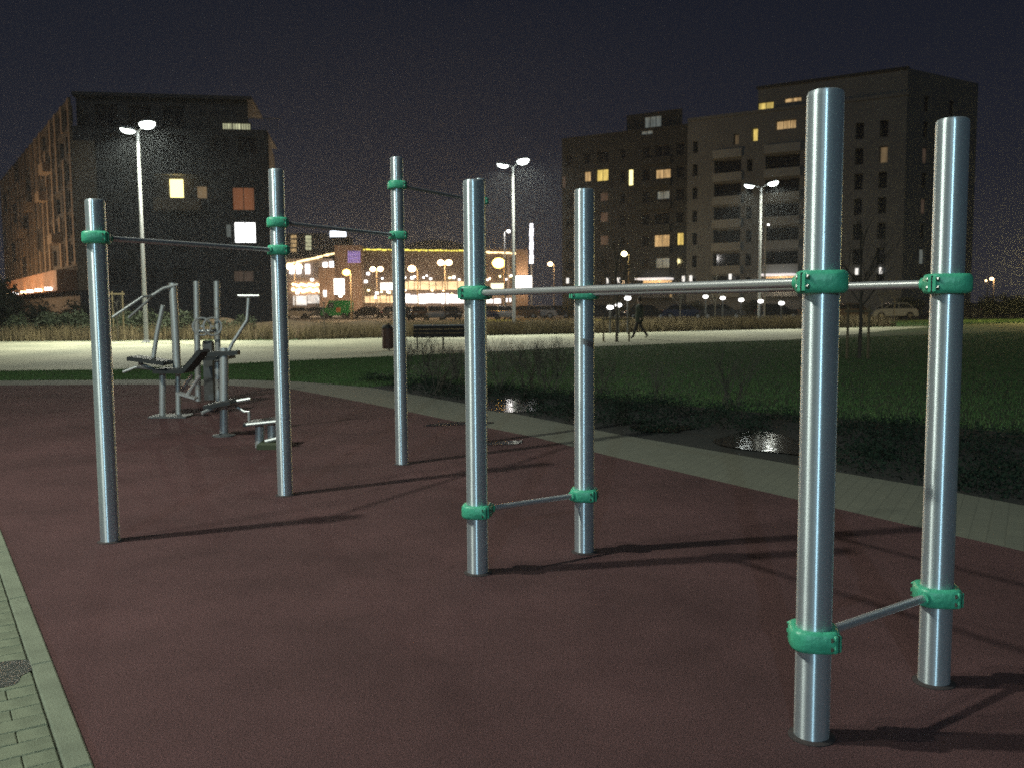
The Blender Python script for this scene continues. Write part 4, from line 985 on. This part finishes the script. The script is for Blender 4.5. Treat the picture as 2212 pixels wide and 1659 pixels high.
def skin_mesh(name, verts, edges, radii, root=0, sub=2):
    me = bpy.data.meshes.new(name); me.from_pydata(verts, edges, []); o = bpy.data.objects.new(name, me); C.objects.link(o)
    o.modifiers.new('skin', 'SKIN'); sk = me.skin_vertices[0].data
    for i, r_ in enumerate(radii): sk[i].radius = r_ if isinstance(r_, tuple) else (r_, r_); sk[i].use_root = (i == root)
    sb = o.modifiers.new('sub', 'SUBSURF'); sb.levels = sub; sb.render_levels = sub
    dg = bpy.context.evaluated_depsgraph_get(); dg.update(); ev = o.evaluated_get(dg)
    nmz = bpy.data.meshes.new_from_object(ev); nmz.name = name
    bpy.data.objects.remove(o); bpy.data.meshes.remove(me); return nmz
# walking towards +x, arms swinging
V = [(0, 0, .93), (0, 0, 1.15), (0, 0, 1.38), (0, 0, 1.48), (.02, 0, 1.56), (.03, 0, 1.66),       # 0-5 pelvis..head
     (0, .09, .90), (.14, .09, .50), (.26, .09, .10), (.38, .09, .05),                               # front leg
     (0, -.09, .90), (-.06, -.09, .50), (-.33, -.09, .15), (-.25, -.09, .05),                        # back leg
     (0, .19, 1.39), (-.10, .24, 1.13), (-.07, .24, .90), (-.04, .24, .80),                           # arm swinging back
     (0, -.19, 1.39), (.08, -.24, 1.13), (.22, -.23, .93), (.27, -.22, .84)]
Ed = [(0, 1), (1, 2), (2, 3), (3, 4), (4, 5), (0, 6), (6, 7), (7, 8), (8, 9), (0, 10), (10, 11), (11, 12), (12, 13), (2, 14), (14, 15), (15, 16), (16, 17), (2, 18), (18, 19), (19, 20), (20, 21)]
Rd = [(.15, .17), (.14, .17), (.13, .18), .06, .075, .085, .10, .065, .05, .04, .10, .065, .05, .04, .075, .055, .042, .036, .075, .055, .042, .036]
pmz = skin_mesh('body', V, Ed, Rd)
for k in ('trousers', 'jacket', 'skin', 'shoe'): pmz.materials.append(M[k])
for f_ in pmz.polygons:
    z = f_.center.z; y = abs(f_.center.y); f_.use_smooth = True
    f_.material_index = 2 if z > 1.47 else (1 if z > .84 or (y > .17 and z > .86) else (3 if z < .10 else 0))
    if y > .17 and z < .88: f_.material_index = 2
pw = gnd(1381, 733)
per = thing('person', 'person in a dark green jacket and dark trousers walking along the path', 'person', (pw.x, pw.y, 0), R(170))
link('body', pmz, per)
hr = MB().lathe([(.03, -.09), (.092, -.07), (.102, 0), (.09, .06), (.05, .095), (.01, .105)], (.0, 0, 1.675), 16); hr.v = [(x if x < .05 else .05 + (x - .05) * .3, y, z) for x, y, z in hr.v]
hr.build('hair', M['hair'], per, True)
jk = MB().lathe([(.19, .72), (.205, .80), (.20, .95), (.185, 1.2), (.20, 1.36), (.12, 1.44)], n=18); jk.v = [(x * .85, y * 1.05, z) for x, y, z in jk.v]
jk.build('jacket', M['jacket'], per, True)

# ------------------------------------------------------------------ puddles and a dark patch
def blob(name, cx, cy, rx, ry, z, ang=0, seed=0, label=None):
    rr = random.Random(seed); n = 28; ph = [rr.uniform(0, 6.28) for _ in range(4)]; pts = []
    for i in range(n):
        a = 2 * math.pi * i / n; k = 1 + .22 * math.sin(2 * a + ph[0]) + .14 * math.sin(3 * a + ph[1]) + .08 * math.sin(5 * a + ph[2])
        x, y = rx * k * math.cos(a), ry * k * math.sin(a); pts.append((cx + x * math.cos(ang) - y * math.sin(ang), cy + x * math.sin(ang) + y * math.cos(ang)))
    o = sheet(name, pts, z, M['water']); return o
for i, (x, y, rx, ry, z) in enumerate([(1085, 957, .30, .10, .004), (1655, 955, .40, .85, .0), (1100, 874, .55, .8, .0), (990, 915, .35, .18, .004), (1430, 925, .3, .35, .0)]):
    g_ = gnd(x, y); blob('puddle', g_.x, g_.y, rx, ry, z, .3, i)
g_ = gnd(12, 1466); st_ = blob('puddle', g_.x - .05, g_.y, .13, .16, .0125, 1.0, 4); st_.data.materials[0] = pm('dark_patch', (.030, .034, .030), (.045, .05, .04), 25, .45, bump=.3, bscale=120)  # ragged dark patch lying on the left-hand pavers
# yellow-painted kerb rail of the car park
YR = pm('yellow_rail', (.55, .42, .05), (.45, .34, .04), 2, .6)
for (xa, xb, nme) in ((1050, 1112, 'left of the middle street lamp base'), (1284, 1360, 'beside the walking person')):
    a = pp(xa, 660, 62); b_ = pp(xb, 660, 62); o = thing('barrier_rail', f'low yellow barrier rail of the car park {nme}', 'barrier', (a.x, 62, 0))
    n = 8
    for i in range(n): MB().box(((b_.x - a.x) * (i + .5) / n, 0, .42), ((b_.x - a.x) / n - .06, .08, .14), ch=.02).build('rail', YR, o)
    for i in range(n + 1): MB().box(((b_.x - a.x) * i / n, .07, .2), (.07, .06, .45)).build('post', M['lamp_dark'], o)

# thin haze added to give the lamps a soft halo and lift the darks
hz = MB().box((-10, 116, 17.5), (250, 300, 37)).build('haze', None); hz['kind'] = 'stuff'
mt = bpy.data.materials.new('halo_haze'); mt.use_nodes = True; t = mt.node_tree; t.nodes.clear()
o_ = t.nodes.new('ShaderNodeOutputMaterial'); pv = t.nodes.new('ShaderNodeVolumePrincipled')
pv.inputs['Color'].default_value = (.85, .93, 1, 1); pv.inputs['Density'].default_value = .00055; pv.inputs['Anisotropy'].default_value = .55
t.links.new(pv.outputs[0], o_.inputs['Volume']); hz.data.materials.append(mt)
scene.cycles.volume_bounces = 0
